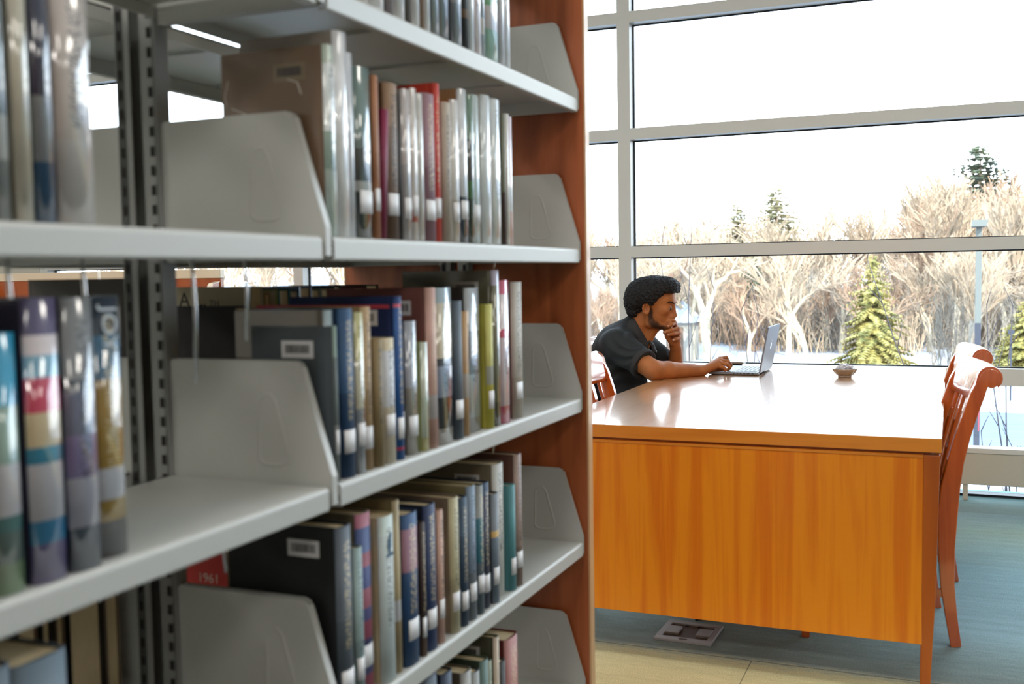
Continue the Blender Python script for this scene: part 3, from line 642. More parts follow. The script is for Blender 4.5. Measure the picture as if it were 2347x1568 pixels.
def make_book(row, y0, y1, H, bc_, bands, flags, D, label, front=SF - .006, seed=0, spine_out=True, ztop=None, group=None, facing=1):
    T = (y1 - y0) - .0012
    D = D * .74 if facing > 0 else min(D * 1.15, .222)
    y = (y0 + y1) / 2
    z = (ROWZ[row] if ztop is None else ztop) + .0006
    gloss = 'g' in flags
    mark = 't' if 't' in flags else ('T' if 'T' in flags else '')
    b = thing('book', label, 'book', (front, y, z), group=group or ROWG[row])
    if facing < 0: b.rotation_euler = (0, 0, pi)
    if 'L' in flags: b.rotation_euler = (radians(-4.2), 0, 0); b.location.y -= .002; b.location.z += .0006
    out, inn, na = cover_mesh(T, H, D)
    mb = MB()
    o = mb
    no, ni = len(out), len(inn)
    vs = [(p[0], p[1], 0) for p in out] + [(p[0], p[1], 0) for p in inn] + [(p[0], p[1], H) for p in out] + [(p[0], p[1], H) for p in inn]
    nn = no + ni
    for i in range(no - 1):
        sp = 2 <= i <= 4 + na
        mb.add(vs, [], 0)
        mb.v = mb.v[:-len(vs)]
    mb.v = [tuple(v) for v in vs]
    def F(f, mi, sm=False): mb.f.append(tuple(f)); mb.m.append(mi); mb.sm.append(sm)
    for i in range(nn):
        j = (i + 1) % nn
        sp = i < no - 1 and 3 <= i <= 3 + na
        F((i, j, nn + j, nn + i), 1 if sp else 0, sp)
    # top and bottom rims, as quads between the outer and inner walls
    def rim(zo, flip):
        o_ = list(range(no)); i_ = list(range(no + ni - 1, no - 1, -1))
        # boards
        k = 0
        quads = [(o_[0], o_[1], i_[0]), (o_[1], i_[1], i_[0])]
        quads += [(o_[1], o_[2], i_[1]), (o_[2], o_[3], i_[1])]
        for q in range(na + 1):
            a, c = 3 + q, 4 + q
            d, e = 1 + q, 2 + q
            quads.append((o_[a], o_[c], i_[min(e, ni - 2)], i_[min(d, ni - 2)]))
        quads += [(o_[4 + na], o_[5 + na], i_[ni - 2]), (o_[5 + na], o_[6 + na], i_[ni - 2]), (o_[6 + na], o_[7 + na], i_[ni - 1], i_[ni - 2])]
        for q in quads:
            q = [v + zo for v in q]
            if len(set(q)) < 3: continue
            F(q if flip else q[::-1], 0)
    rim(0, False); rim(nn, True)
    c = mb.build('cover', [board_mat(bc_, gloss), spine_mat(bands, gloss, mark, seed)], b)
    pg = MB()
    e = .0032
    h = T / 2 - .0024
    pr_ = [(-D + .0035, -h), (-.007, -h), (-.0055, -h * .6), (-.005, 0), (-.0055, h * .6), (-.007, h), (-D + .0035, h), (-D + .005, h * .5), (-D + .0055, 0), (-D + .005, -h * .5)]
    pg.prism(pr_, 'z', e, H - e)
    pg.build('page_block', M['pages'], b)
    if 'l' in flags and T > .006:
        bl = min(.008, T * .3)
        w = min(T * .84, .03)
        lb = MB()
        n = 6
        vs = []
        zl = .026 + (seed * 37 % 11) * .0012
        for k in range(n + 1):
            yy = -w / 2 + w * k / n
            s_ = max(-1, min(1, yy / (T / 2)))
            xx = -bl + bl * math.sqrt(max(0, 1 - s_ * s_)) + .0006
            vs += [(xx, yy, zl), (xx, yy, zl + .030), (xx - .0005, yy, zl), (xx - .0005, yy, zl + .030)]
        fs = []
        for k in range(n):
            a = k * 4; q = a + 4
            fs += [(a, q, q + 1, a + 1), (a + 2, a + 3, q + 3, q + 2), (a, a + 2, q + 2, q), (a + 1, q + 1, q + 3, a + 3)]
        fs += [(0, 1, 3, 2), (n * 4, n * 4 + 2, n * 4 + 3, n * 4 + 1)]
        lb.add(vs, fs, 0, True)
        lb.build('call_number_label', M['sticker'], b)
    if 'b' in flags:
        xx = -.055; zz = H - .03
        q = MB(); q.box(xx - .024, xx + .024, -T / 2 - .0004, -T / 2, zz - .011, zz + .011)
        lb = q.build('barcode_label', M['sticker'] if 'B' not in flags else M['stick_tan'], b)
        q = MB()
        r = random.Random(seed)
        x = xx - .018
        while x < xx + .018:
            w_ = r.choice([.0005, .0009, .0014]); q.box(x, x + w_, -T / 2 - .0006, -T / 2 - .0003, zz - .005, zz + .006); x += w_ + r.choice([.0005, .0009])
        q.build('barcode', M['stick_dark'], lb)
    return b
_books = {}
for i, a in enumerate(BOOKS):
    fr = SF - .006 - (.004 if i % 5 == 2 else 0) - (.010 if a[0] in 'CD' and i % 7 == 3 else 0)
    _books[a[8]] = make_book(*a, seed=i + 1, front=fr)

# the bird figure on the white book, and the stripe round the royal blue one
bk = _books['white book with a small blue bird figure on its spine']
q = MB(); zz = .18
q.prism([(-.004, zz), (0, zz + .004), (.003, zz + .012), (.002, zz + .022), (.005, zz + .027), (.001, zz + .030), (-.003, zz + .022), (-.006, zz + .012)], 'x', .0002, .0009)
q.prism([(-.010, zz - .004), (.008, zz - .003), (.010, zz + .001), (-.008, zz)], 'x', .0002, .0008)
q.build('bird_figure', mat('bird_print', lin(40, 96, 128), .6), bk)
bk = _books['royal blue book with a red stripe round its top, third shelf']
q = MB(); T = .0188; q.box(-.235, -.012, -T / 2 - .0007, -T / 2 + .0001, .214, .219); q.build('cover_stripe', mat('red_print', lin(206, 70, 84), .4), bk)
# creases of the clear jacket on the big brown book
bk = _books['tall thick book in creased clear jacket, brown cover with dark barcode, eye-level shelf']
M['film'] = mat('clear_film_crease', lin(220, 214, 204), .12, coat=1, spec=1)
q = MB(); T = .046
for pts in ([(-.05, .195), (-.035, .19), (-.030, .175)], [(-.14, .20), (-.145, .18), (-.142, .165)], [(-.135, .165), (-.11, .155), (-.08, .152), (-.06, .154)], [(-.04, .15), (-.034, .13), (-.022, .10)]):
    q.tube([(u, -T / 2 - .0002, w) for u, w in pts], .0008, 6)
q.build('jacket_crease', M['film'], bk)

# ---- books of the far face, seen from behind through the open stack
def back_row(row, items):
    z = ROWZ[row]
    for i, (y0, y1, H, D, c, lab) in enumerate(items):
        make_book(row, y0, y1, H, c, [(0, c)], 'g' if i % 4 == 1 else '', D, lab, front=OF + .006, seed=200 + i + ord(row) * 3, facing=-1, group='books on the far side of the stack')
C_back = [
 (1.150, 1.172, .262, .2, (70, 66, 62), 'dark book on the far face, third shelf, just behind the bay divider'),
 (1.174, 1.200, .236, .19, (96, 78, 60), 'brown book on the far face, third shelf, its pages facing us'),
 (1.352, 1.386, .215, .22, (50, 48, 52), 'charcoal book on the far face with ragged page edges, third shelf'),
 (1.390, 1.424, .246, .26, (206, 198, 172), 'large cream book on the far face with black serif capitals on its cover'),
 (1.428, 1.446, .234, .22, (176, 150, 110), 'tan book on the far face, left of the teal one'),
 (1.448, 1.458, .238, .22, (190, 176, 136), 'straw-coloured book on the far face, third shelf'),
 (1.460, 1.470, .24, .19, (150, 156, 80), 'lime-edged book on the far face, third shelf'),
 (1.472, 1.506, .24, .19, (18, 110, 118), 'bright teal book on the far face, third shelf'),
 (1.508, 1.526, .236, .19, (200, 190, 170), 'thin ivory book on the far face beside the teal one'),
 (1.528, 1.566, .243, .2, (24, 76, 130), 'blue book on the far face, third shelf'),
 (1.568, 1.60, .238, .19, (150, 160, 150), 'sage grey book on the far face, third shelf'),
 (1.602, 1.64, .238, .19, (196, 190, 170), 'buff book on the far face, third shelf'),
 (1.642, 1.67, .243, .19, (20, 70, 84), 'petrol blue book on the far face, third shelf'),
 (1.672, 1.71, .236, .19, (190, 180, 160), 'oatmeal book on the far face, third shelf'),
 (1.712, 1.75, .24, .19, (92, 40, 42), 'oxblood book on the far face, third shelf'),
 (1.752, 1.80, .243, .2, (70, 60, 52), 'umber book on the far face near the end panel'),
]
back_row('C', C_back)
D_back = []
y = 1.312
labs = ['brick red book on the far face with pale numerals on its cover', 'ochre book on the far face behind the red one', 'black book on the far face, fourth shelf, third from the divider',
        'walnut brown book on the far face, fourth shelf', 'amber book on the far face, fourth shelf', 'ink black book on the far face, fourth shelf, beyond the amber one', 'rust book on the far face, fourth shelf', 'raven book on the far face, fourth shelf',
        'caramel book on the far face, fourth shelf', 'navy book on the far face, fourth shelf', 'honey book on the far face, fourth shelf', 'maroon book on the far face, fourth shelf', 'sand book on the far face, fourth shelf', 'wine book on the far face, fourth shelf']
cols = [(190, 44, 32), (120, 84, 40), (16, 16, 18), (84, 56, 36), (170, 110, 60), (14, 16, 20), (150, 80, 44), (18, 18, 22), (176, 126, 76), (20, 28, 44), (180, 134, 84), (84, 20, 30), (186, 150, 110), (96, 26, 36)]
for lab, c in zip(labs, cols):
    t = .03 if c[0] > 100 else .045
    if lab.startswith('brick'): t = .024
    D_back.append((y, y + t, .2 + (len(D_back) * 5 % 7) * .006 if D_back else .25, .19, c, lab)); y += t + .004
back_row('D', D_back)
y = .82; DL = []
for lab, c, t in (('dark brown book on the far face of the left bay, furthest left', (60, 44, 30), .03), ('jet black book on the far face of the left bay', (10, 10, 12), .05), ('tobacco book on the far face of the left bay', (92, 66, 44), .03),
                  ('thin black book on the far face, beside the tobacco one', (14, 12, 12), .016), ('slim grey-brown book on the far face of the left bay', (96, 80, 60), .015), ('broad jet black book on the far face, next to the taupe one', (8, 8, 10), .056), ('taupe book on the far face, against the upright of the left bay', (120, 108, 92), .026)):
    DL.append((y, y + t, .24 + (t * 100 % 3) * .005, .2, c, lab)); y += t + .006
back_row('D', DL)
y = .66; BL = []
for lab, c, t in (('dove grey book on the far face of the third shelf, left bay', (130, 128, 122), .04), ('mushroom book on the far face of the third shelf, left bay', (112, 100, 90), .04)):
    BL.append((y, y + t, .2, .19, c, lab)); y += t + .006
# lettering that can be read in the photo
def text(s, parent, name, size, loc, rot, m, ext=.0003, font=None):
    cu = bpy.data.curves.new(name, 'FONT'); cu.body = s; cu.size = size; cu.extrude = ext; cu.materials.append(m)
    tmp = bpy.data.objects.new(name, cu); COL.objects.link(tmp)
    bpy.context.view_layer.update()
    me = bpy.data.meshes.new_from_object(tmp.evaluated_get(bpy.context.evaluated_depsgraph_get()))
    bpy.data.objects.remove(tmp); me.name = name
    o = bpy.data.objects.new(name, me); link(o, parent); o.location = loc; o.rotation_euler = rot
    return o
M['ink'] = mat('black_ink', lin(20, 20, 24), .6); M['pale_ink'] = mat('pale_print', lin(230, 196, 180), .6)
def find(lab): return [o for o in bpy.data.objects if o.get('label') == lab][0]
b = find('large cream book on the far face with black serif capitals on its cover')
text('A L.', b, 'cover_title', .034, (-.078, .0163, .214), (pi / 2, 0, pi), M['ink']); text('TH', b, 'cover_title', .015, (-.140, .0163, .214), (pi / 2, 0, pi), M['ink'])
b = find('brick red book on the far face with pale numerals on its cover')
text('1961', b, 'cover_numerals', .021, (-((-1.1001, 1.3100, 0.7375)[0] + 1.262), .0118, (-1.0718, 1.3100, 0.7403)[2] - .656), (pi / 2, 0, pi), M['pale_ink'])
b = _books['yellow and blue book with dark head and foot, next to the bare shelf']
text("JOY", b, "spine_title", .026, (.0003, -.009, .236), (0, pi / 2, 0), mat('silver_print', lin(190, 200, 206), .4))

# ---------------------------------------------------------------- library table
TX0, TX1, TY0, TY1, TZ = -1.215, -.022, 3.14, 5.34, .74
t = thing('library_table', 'large cherry-wood library table with glossy top and solid veneered end panel', 'table', (TX0, TY0, 0))
w, d = TX1 - TX0, TY1 - TY0
tp = MB().bevbox(0, w, .0, d, TZ - .0405, TZ, .0015).build('tabletop', M['table_top'], t)
MB().box(.001, w - .0005, -.0012, .004, TZ - .0395, TZ - .0015).build('front_edge', M['table_edge'], tp)
MB().box(.03, w - .03, .02, d - .03, TZ - .049, TZ - .0405).build('subtop', M['table_leg'], t)
pnl = MB().bevbox(.02, w - .048, .010, .032, .142, TZ - .049, .0015).build('end_panel', M['table_wood'], t)
MB().bevbox(.02, w - .048, .006, .0105, TZ - .058, TZ - .0495, .001).build('panel_bead', M['table_edge'], pnl)
MB().bevbox(.02, w - .048, d - .06, d - .038, .142, TZ - .049, .0015).build('end_panel', M['table_wood'], t)
def leg(x0, x1, y0, y1, sx):
    b = MB()
    # square leg, outer edge drawn in slightly towards the foot
    xo = x1 if sx > 0 else x0
    zt = TZ - .0495
    def ring(z, k):
        a0, a1 = (x0 - .004 * k, x1 - .016 * k) if sx > 0 else (x0 + .016 * k, x1 + .004 * k)
        return [(a0, y0 + .006 * k, z), (a1, y0 + .006 * k, z), (a1, y1, z), (a0, y1, z)]
    rs = [ring(0, 1.35), ring(.30, .5), ring(zt, 0)]
    b.sweep(None, rs, smooth=False)
    b.build('leg', M['table_leg'], t, bevel=.002)
leg(w - .048, w - .004, .006, .05, 1); leg(.004, .048, .006, .05, -1)
leg(w - .048, w - .004, d - .05, d - .006, 1); leg(.004, .048, d - .05, d - .006, -1)
MB().box(w - .046, w - .026, .05, d - .05, .60, TZ - .0495).build('side_rail', M['table_leg'], t)
MB().box(.026, .046, .05, d - .05, .60, TZ - .0495).build('side_rail', M['table_leg'], t)

# ---------------------------------------------------------------- chairs
# local frame: back at +x, seat runs to -x, width along y; origin at the rear feet line on the floor
def chair_meshes():
    S = []
    W = .43
    # side profile of the rear post (x, z, half depth)
    C = [(.022, 0, .0165), (.006, .10, .018), (-.006, .2, .021), (-.010, .32, .025), (-.008, .43, .030), (.000, .52, .029), (.014, .60, .025), (.034, .68, .0225), (.058, .76, .021), (.078, .82, .021)]
    def post(y0, y1):
        L, R_ = [], []
        for i, (x, z, h) in enumerate(C):
            a = Vector((C[min(i + 1, len(C) - 1)][0] - C[max(i - 1, 0)][0], C[min(i + 1, len(C) - 1)][1] - C[max(i - 1, 0)][1])).normalized()
            n = Vector((a.y, -a.x))
            L.append((x - n.x * h, z - n.y * h)); R_.append((x + n.x * h, z + n.y * h))
        # rolled scroll at the head
        cx, cz, r = .113, .868, .031
        front = []
        for k in range(9):
            an = radians(196 - k * 28)
            front.append((cx + r * cos(an) , cz + r * sin(an)))
        arc = [(cx + r * cos(radians(165 - k * 15)), cz + r * sin(radians(165 - k * 15))) for k in range(18)]
        poly = L + [(.068, .846)] + arc + [(.106, .842)] + R_[::-1]
        b = MB(); b.prism(poly, 'y', y0, y1); return b
    S.append(('rear_post', post(-W / 2, -W / 2 + .028))); S.append(('rear_post', post(W / 2 - .028, W / 2)))
    # crest rail: bowed plate following the scroll, between and over the posts
    cx, cz = .113, .868
    outer = [(.053, .790), (.060, .820), (.069, .848)] + [(cx + .0365 * cos(radians(158 - k * 14)), cz + .0365 * sin(radians(158 - k * 14))) for k in range(16)]
    inner = [(cx + .026 * cos(radians(158 - k * 28)), cz + .026 * sin(radians(158 - k * 28))) for k in range(7, -1, -1)] + [(.080, .845), (.072, .818), (.065, .790)]
    prof = outer + inner
    rings = []
    for k in range(17):
        y = -W / 2 + .004 + (W - .008) * k / 16
        s_ = (k / 8 - 1)
        bow = .016 * max(0, 1 - s_ * s_)
        rings.append([(x + bow, y, z) for x, z in prof])
    b = MB(); b.sweep(None, rings); S.append(('crest_rail', b))
    # slats
    for j in range(4):
        yc = -.132 + .088 * j
        bow = .016 * (1 - (yc / (W / 2)) ** 2)
        pts = [(-.006, .475), (.002, .54), (.014, .60), (.034, .68), (.056, .76), (.070, .808)]
        rings = [[(x + bow - .006, yc - .018, z), (x + bow - .006, yc + .018, z), (x + bow + .006, yc + .018, z - .003), (x + bow + .006, yc - .018, z - .003)] for x, z in pts]
        b = MB(); b.sweep(None, rings, smooth=False); S.append(('slat', b))
    b = MB()
    rings = [[(-.012 + .012 * (1 - (k / 4 - 1) ** 2), -W / 2 + .028 + (W - .056) * k / 8, .455), (.012 + .012 * (1 - (k / 4 - 1) ** 2), -W / 2 + .028 + (W - .056) * k / 8, .455),
              (.012 + .012 * (1 - (k / 4 - 1) ** 2), -W / 2 + .028 + (W - .056) * k / 8, .495), (-.012 + .012 * (1 - (k / 4 - 1) ** 2), -W / 2 + .028 + (W - .056) * k / 8, .495)] for k in range(9)]
    b.sweep(None, rings); S.append(('lower_rail', b))
    # seat, saddle-shaped board
    n = 14; vs = []; fs = []
    def seat(u, v, top):
        x = -.455 + .44 * u
        hw = (W / 2 + .012 * (1 - u)) - (.012 if u in (0, 1) else 0)
        y = (2 * v - 1) * hw
        dish = .012 * max(0, 1 - ((2 * v - 1) / .85) ** 2) * max(0, 1 - ((u - .45) / .5) ** 2)
        return (x, y, (.455 - dish) if top else .425)
    for top in (0, 1):
        for i in range(n + 1):
            for j in range(n + 1): vs.append(seat(i / n, j / n, top))
    q = (n + 1) ** 2
    for i in range(n):
        for j in range(n):
            a = i * (n + 1) + j
            fs.append((a, a + 1, a + n + 2, a + n + 1)); fs.append((q + a, q + a + n + 1, q + a + n + 2, q + a + 1))
    for i in range(n):
        a = i * (n + 1); fs.append((a, a + n + 1, q + a + n + 1, q + a)); a += n; fs.append((a, q + a, q + a + n + 1, a + n + 1))
        a = i; fs.append((a, q + a, q + a + 1, a + 1)); a = n * (n + 1) + i; fs.append((a, a + 1, q + a + 1, q + a))
    b = MB(); b.add(vs, fs, 0, True); S.append(('seat', b))
    for y in (-W / 2 + .016, W / 2 - .016):
        b = MB(); rings = [[(-.452 - e, y - h, z), (-.452 + 2 * h - e, y - h, z), (-.452 + 2 * h - e, y + h, z), (-.452 - e, y + h, z)] for z, h, e in ((0, .0125, .004), (.2, .015, .002), (.425, .018, 0))]
        b.sweep(None, rings, smooth=False); S.append(('front_leg', b))
        b = MB(); b.box(-.43, 0, y - .009, y + .009, .37, .425); S.append(('side_rail', b))
        b = MB(); b.box(-.43, .0, y - .008, y + .008, .16, .185); S.append(('stretcher', b))
    b = MB(); b.box(-.445, -.427, -W / 2 + .03, W / 2 - .03, .37, .425); S.append(('front_rail', b))
    return S
_ch = None
def chair(x, y, rz, label, group='chairs around the library table'):
    global _ch
    t = thing('library_chair', label, 'chair', (x, y, 0), rz, group)
    if _ch is None:
        _ch = []
        for nme, mb in chair_meshes():
            o = mb.build(nme, M['chair'], t, bevel=.003 if nme in ('rear_post', 'slat', 'front_leg') else 0); _ch.append(o)
    else:
        for o in _ch:
            c = o.copy(); link(c, t)
    return t
chair(-.2 * sin(radians(9)), 3.585 + .2 * cos(radians(9)), radians(9), 'nearer of the two cherry-wood slat-back chairs on the right side of the table')
chair(-.004 - .2 * sin(radians(8)), 4.345 + .2 * cos(radians(8)), radians(8), 'further of the two cherry-wood slat-back chairs on the right side of the table')
chair(-1.205, 3.79, pi, 'empty cherry-wood slat-back chair between the bookcase and the seated person')
chair(-1.505, 4.76, pi, 'chair the person sits on, its white-shining crest just showing behind his back')

# ---------------------------------------------------------------- floor box
f = thing('floor_outlet_box', 'square grey floor power box with open lid set in the carpet before the table', 'floor outlet', (-.805, 3.408, 0), radians(-1.0))
b = MB()
S_ = .096
def fr(a0, b0, a1, b1, z0, z1): b.bevbox(a0, a1, b0, b1, z0, z1, .0018)
fr(-S_, -S_, S_, -S_ + .030, 0, .010); fr(-S_, S_ - .026, S_, S_, 0, .010); fr(-S_, -S_ + .028, -S_ + .022, S_ - .024, 0, .010); fr(S_ - .022, -S_ + .028, S_, S_ - .024, 0, .010)
b.build('rim', M['plastic_grey'], f)
MB().box(-.076, .076, -.07, .072, 0, .004).build('recess', M['plastic_dark'], f)
for sx in (-1, 1):
    MB().bevbox(sx * .052 - .023, sx * .052 + .023, -.036, .034, .004, .0125, .0015).build('lid', M['plastic_grey'], f)
    MB().box(sx * .022 - .006, sx * .022 + .006, .058, .068, .004, .0085).build('latch', M['black'], f)
MB().bevbox(-.014, .014, -.088, -.078, .009, .0115, .001).build('finger_pull', M['plastic_dark'], f)
c = thing('power_cord', 'short dark and white cord end poking out under the table panel', 'cord', (-.78, 3.56, 0))
MB().tube([(-.035, -.015, .006), (-.01, 0, .007), (.01, .012, .012), (.02, .03, .03), (.03, .06, .05), (.035, .12, .03), (.04, .3, .006)], .005, 8).build('cable', M['black'], c)
MB().tube([(-.008, -.012, .012), (.004, .002, .014), (.01, .02, .022)], .0062, 8).build('plug', M['sticker'], c)

# ---------------------------------------------------------------- laptop
L0, LY0, LY1 = -.802, 4.79, 5.13
lp = thing('laptop', 'open silver laptop with a white apple emblem on its lid', 'laptop', (L0, (LY0 + LY1) / 2, TZ))
M['alu'] = mat('aluminium', lin(132, 138, 150), .5, metal=.3, bump=.02, bscale=800)
M['alu_dark'] = mat('aluminium_shadow', lin(60, 66, 92), .35, metal=.8)
hw = (LY1 - LY0) / 2
ba = MB(); ba.bevbox(-.235, -.004, -hw, hw, .003, .0145, .003); base = ba.build('base', M['alu'], lp)
for sx in (-.215, -.025):
    for sy in (-hw + .03, hw - .03): MB().lathe([(.0, 0), (.007, 0), (.008, .003), (0, .0032)], 12, (sx, sy, 0)).build('foot', M['black'], base)
kb = MB()
for i in range(6):
    x = -.022 - i * .0185
    nn = 14
    for j in range(nn):
        y0 = -hw + .03 + j * (2 * hw - .06) / nn
        if i == 5 and 3 <= j <= 8:
            if j == 3: kb.bevbox(x - .015, x, y0, y0 + 6 * (2 * hw - .06) / nn - .003, .0146, .0158, .0004)
            continue
        kb.bevbox(x - .015, x, y0, y0 + (2 * hw - .06) / nn - .003, .0146, .0158, .0004)
kb.build('keyboard', M['black'], base)
MB().bevbox(-.222, -.148, -.055, .055, .0145, .0149, .0002).build('trackpad', mat('trackpad_glass', lin(150, 156, 170), .2, metal=.3), base)
pt = MB()
for k, (u, v) in enumerate(((-.05, .006), (-.068, .004), (-.085, .004), (-.1, .003), (-.115, .003), (-.03, .005))):
    pt.box(u - v, u + v, -hw - .0004, -hw + .002, .007, .0105)
pt.build('port_row', M['black'], base)
# lid leaning back around the hinge
ld = bpy.data.objects.new('lid', MB().bevbox(-.0035, .0035, -hw, hw, .0, .214, .0018).mesh('lid', [M['alu']])); link(ld, lp)
ld.location = (.0, 0, .011); ld.rotation_euler = (0, radians(10.5), 0)
MB().box(-.0042, -.0034, -hw + .008, hw - .008, .016, .208).build('screen', mat('laptop_screen', lin(40, 50, 80), .15), ld)
em = MB()
def apple(cy, cz, s_):
    P = []
    for k in range(36):
        a = 2 * pi * k / 36
        r_ = 1 + .05 * cos(2 * a)
        y, z = .86 * r_ * cos(a), .95 * r_ * sin(a)
        if z > .6: z -= .22 * max(0, 1 - abs(y) / .32)
        if z < -.75: z += .10 * max(0, 1 - abs(y) / .22)
        dd = math.hypot(y + .95, z - .12)
        if dd < .42: y = -.95 + (y + .95) / dd * .42; z = .12 + (z - .12) / dd * .42
        P.append((cy + y * s_, cz + z * s_))
    return P
em.prism(apple(0, .118, .017), 'x', .0034, .0040)
em.prism([(.001 + .006 * (1 - cos(a)) * .5 + .004 * sin(a), .118 + .0185 + .010 * a / pi) for a in [0, .8, 1.6, 2.4, 3.14]] + [(.0005, .118 + .0265), (-.0005, .118 + .021)], 'x', .0034, .0040)
em.build('emblem', mat('white_emblem', lin(240, 242, 246), .2, coat=.5), ld)
MB().tube([(0, -hw + .04, .010), (0, hw - .04, .010)], .005, 10).build('hinge', M['black'], lp)

# ---------------------------------------------------------------- glasses case and dish
g = thing('glasses_case', 'small dark case with a metal rim lying behind the hand, beyond the laptop', 'case', (-.985, 5.245, TZ), radians(4))
MB().bevbox(-.036, .024, -.025, .025, 0, .014, .004).build('lower_shell', M['black'], g)
MB().bevbox(-.040, .028, -.027, .027, .014, .024, .003).build('upper_shell', mat('case_lid', lin(150, 140, 134), .25, coat=.6), g)
MB().tube([(.02, -.024, .016), (.036, -.022, .018), (.038, -.01, .018)], .002, 8).build('clasp', M['chrome'], g)

bw = thing('glass_dish', 'small fluted glass dish heaped with white wrapped sweets on the table', 'dish', (-.435, 4.83, TZ))
def glm():
    m, t_, p = nt('dish_glass'); p.inputs['Base Color'].default_value = lin(196, 192, 188); p.inputs['Roughness'].default_value = .2; p.inputs['Metallic'].default_value = .55
    p.inputs['Transmission Weight'].default_value = .25; p.inputs['IOR'].default_value = 1.45; p.inputs['Specular IOR Level'].default_value = .8; return m
prof = [(.0, 0), (.028, 0), (.031, .003), (.030, .006), (.037, .011), (.045, .019), (.052, .031), (.0575, .0375), (.0560, .0385), (.050, .034), (.042, .022), (.03, .012), (0, .010)]
MB().lathe(prof, 64, flute=lambda i, k: .022 * (1 if k % 4 in (0, 1) else -1) if 3 < i < 8 else 0).build('bowl', glm(), bw)
cm = bpy.data.materials.new('wrapper'); 
M['candy'] = mat('white_wrapper', lin(220, 220, 230), .3, coat=.4, var=.3, vscale=60)
r_ = random.Random(4)
tot = 0
for k in range(16):
    a = k * 2.4; rr = .036 * math.sqrt(k / 16); zc = .036 + .016 * (1 - k / 16)
    s_ = bpy.data.objects.new('wrapped_sweet', None)
    mb = MB()
    n = 10; vs = []; fs = []
    for i in range(7):
        for j in range(n):
            th = pi * i / 6; ph = 2 * pi * j / n
            q = 1 + r_.uniform(-.28, .28)
            vs.append((.012 * q * sin(th) * cos(ph), .009 * q * sin(th) * sin(ph), .0075 * q * cos(th)))
    for i in range(6):
        for j in range(n): fs.append((i * n + j, i * n + (j + 1) % n, i * n + n + (j + 1) % n, i * n + n + j))
    mb.add(vs, fs)
    o = mb.build('wrapped_sweet', M['candy'])
    bpy.data.objects.remove(s_)
    o.location = (-.435 + rr * cos(a), 4.83 + rr * sin(a), TZ + zc); o.rotation_euler = (r_.uniform(-1, 1), r_.uniform(-1, 1), r_.uniform(0, 6))
    props(o, 'white crumpled wrapped sweet in the heap filling the small glass dish', 'sweet', 'sweets in the glass dish')

# ---------------------------------------------------------------- study carrels seen through the stack
M['cap_wood'] = mat('pale_cap', lin(240, 224, 200), .35, coat=.4)
M['carrel_wood'] = wood('carrel_veneer', lin(150, 70, 26), lin(176, 88, 36), (10, 10, .9), .3, .5)
def carrel(x0, x1, lab):
    t = thing('study_carrel', lab, 'desk', ((x0 + x1) / 2, 4.8, 0), group='study carrels beyond the bookcase')
    h = (x1 - x0) / 2
    MB().bevbox(-h, h, 0, .03, .05, 1.223, .002).build('back_panel', M['carrel_wood'], t)
    MB().bevbox(-h - .002, h + .002, -.004, .034, 1.223, 1.272, .003).build('top_cap', M['cap_wood'], t)
    for s_ in (-1, 1):
        # side wing with a curved leading edge
        P = [(.0, 1.2), (-.06, 1.19), (-.11, 1.1), (-.16, .98), (-.24, .9), (-.6, .86), (-.62, .74), (-.62, 0), (0, 0)]
        xx = s_ * (h - .02)
        wg = MB(); wg.prism(P, 'x', xx - .014, xx + .014); o = wg.build('side_wing', M['carrel_wood'], t)
        e = MB(); e.sweep(None, [[(xx - .017, P[i][0] - .004, P[i][1]), (xx + .017, P[i][0] - .004, P[i][1]), (xx + .017, P[i][0] + .004, P[i][1] + .006), (xx - .017, P[i][0] + .004, P[i][1] + .006)] for i in range(6)], smooth=False); e.build('edge_band', M['cap_wood'], o)
    MB().bevbox(-h + .03, h - .03, -.6, 0, .71, .74, .002).build('desktop', M['table_wood'], t)
carrel(-4.66, -3.79, 'wooden study carrel seen through the bookcase, the one nearest the window mullion')
carrel(-5.58, -4.69, 'wooden study carrel seen through the bookcase, further left')

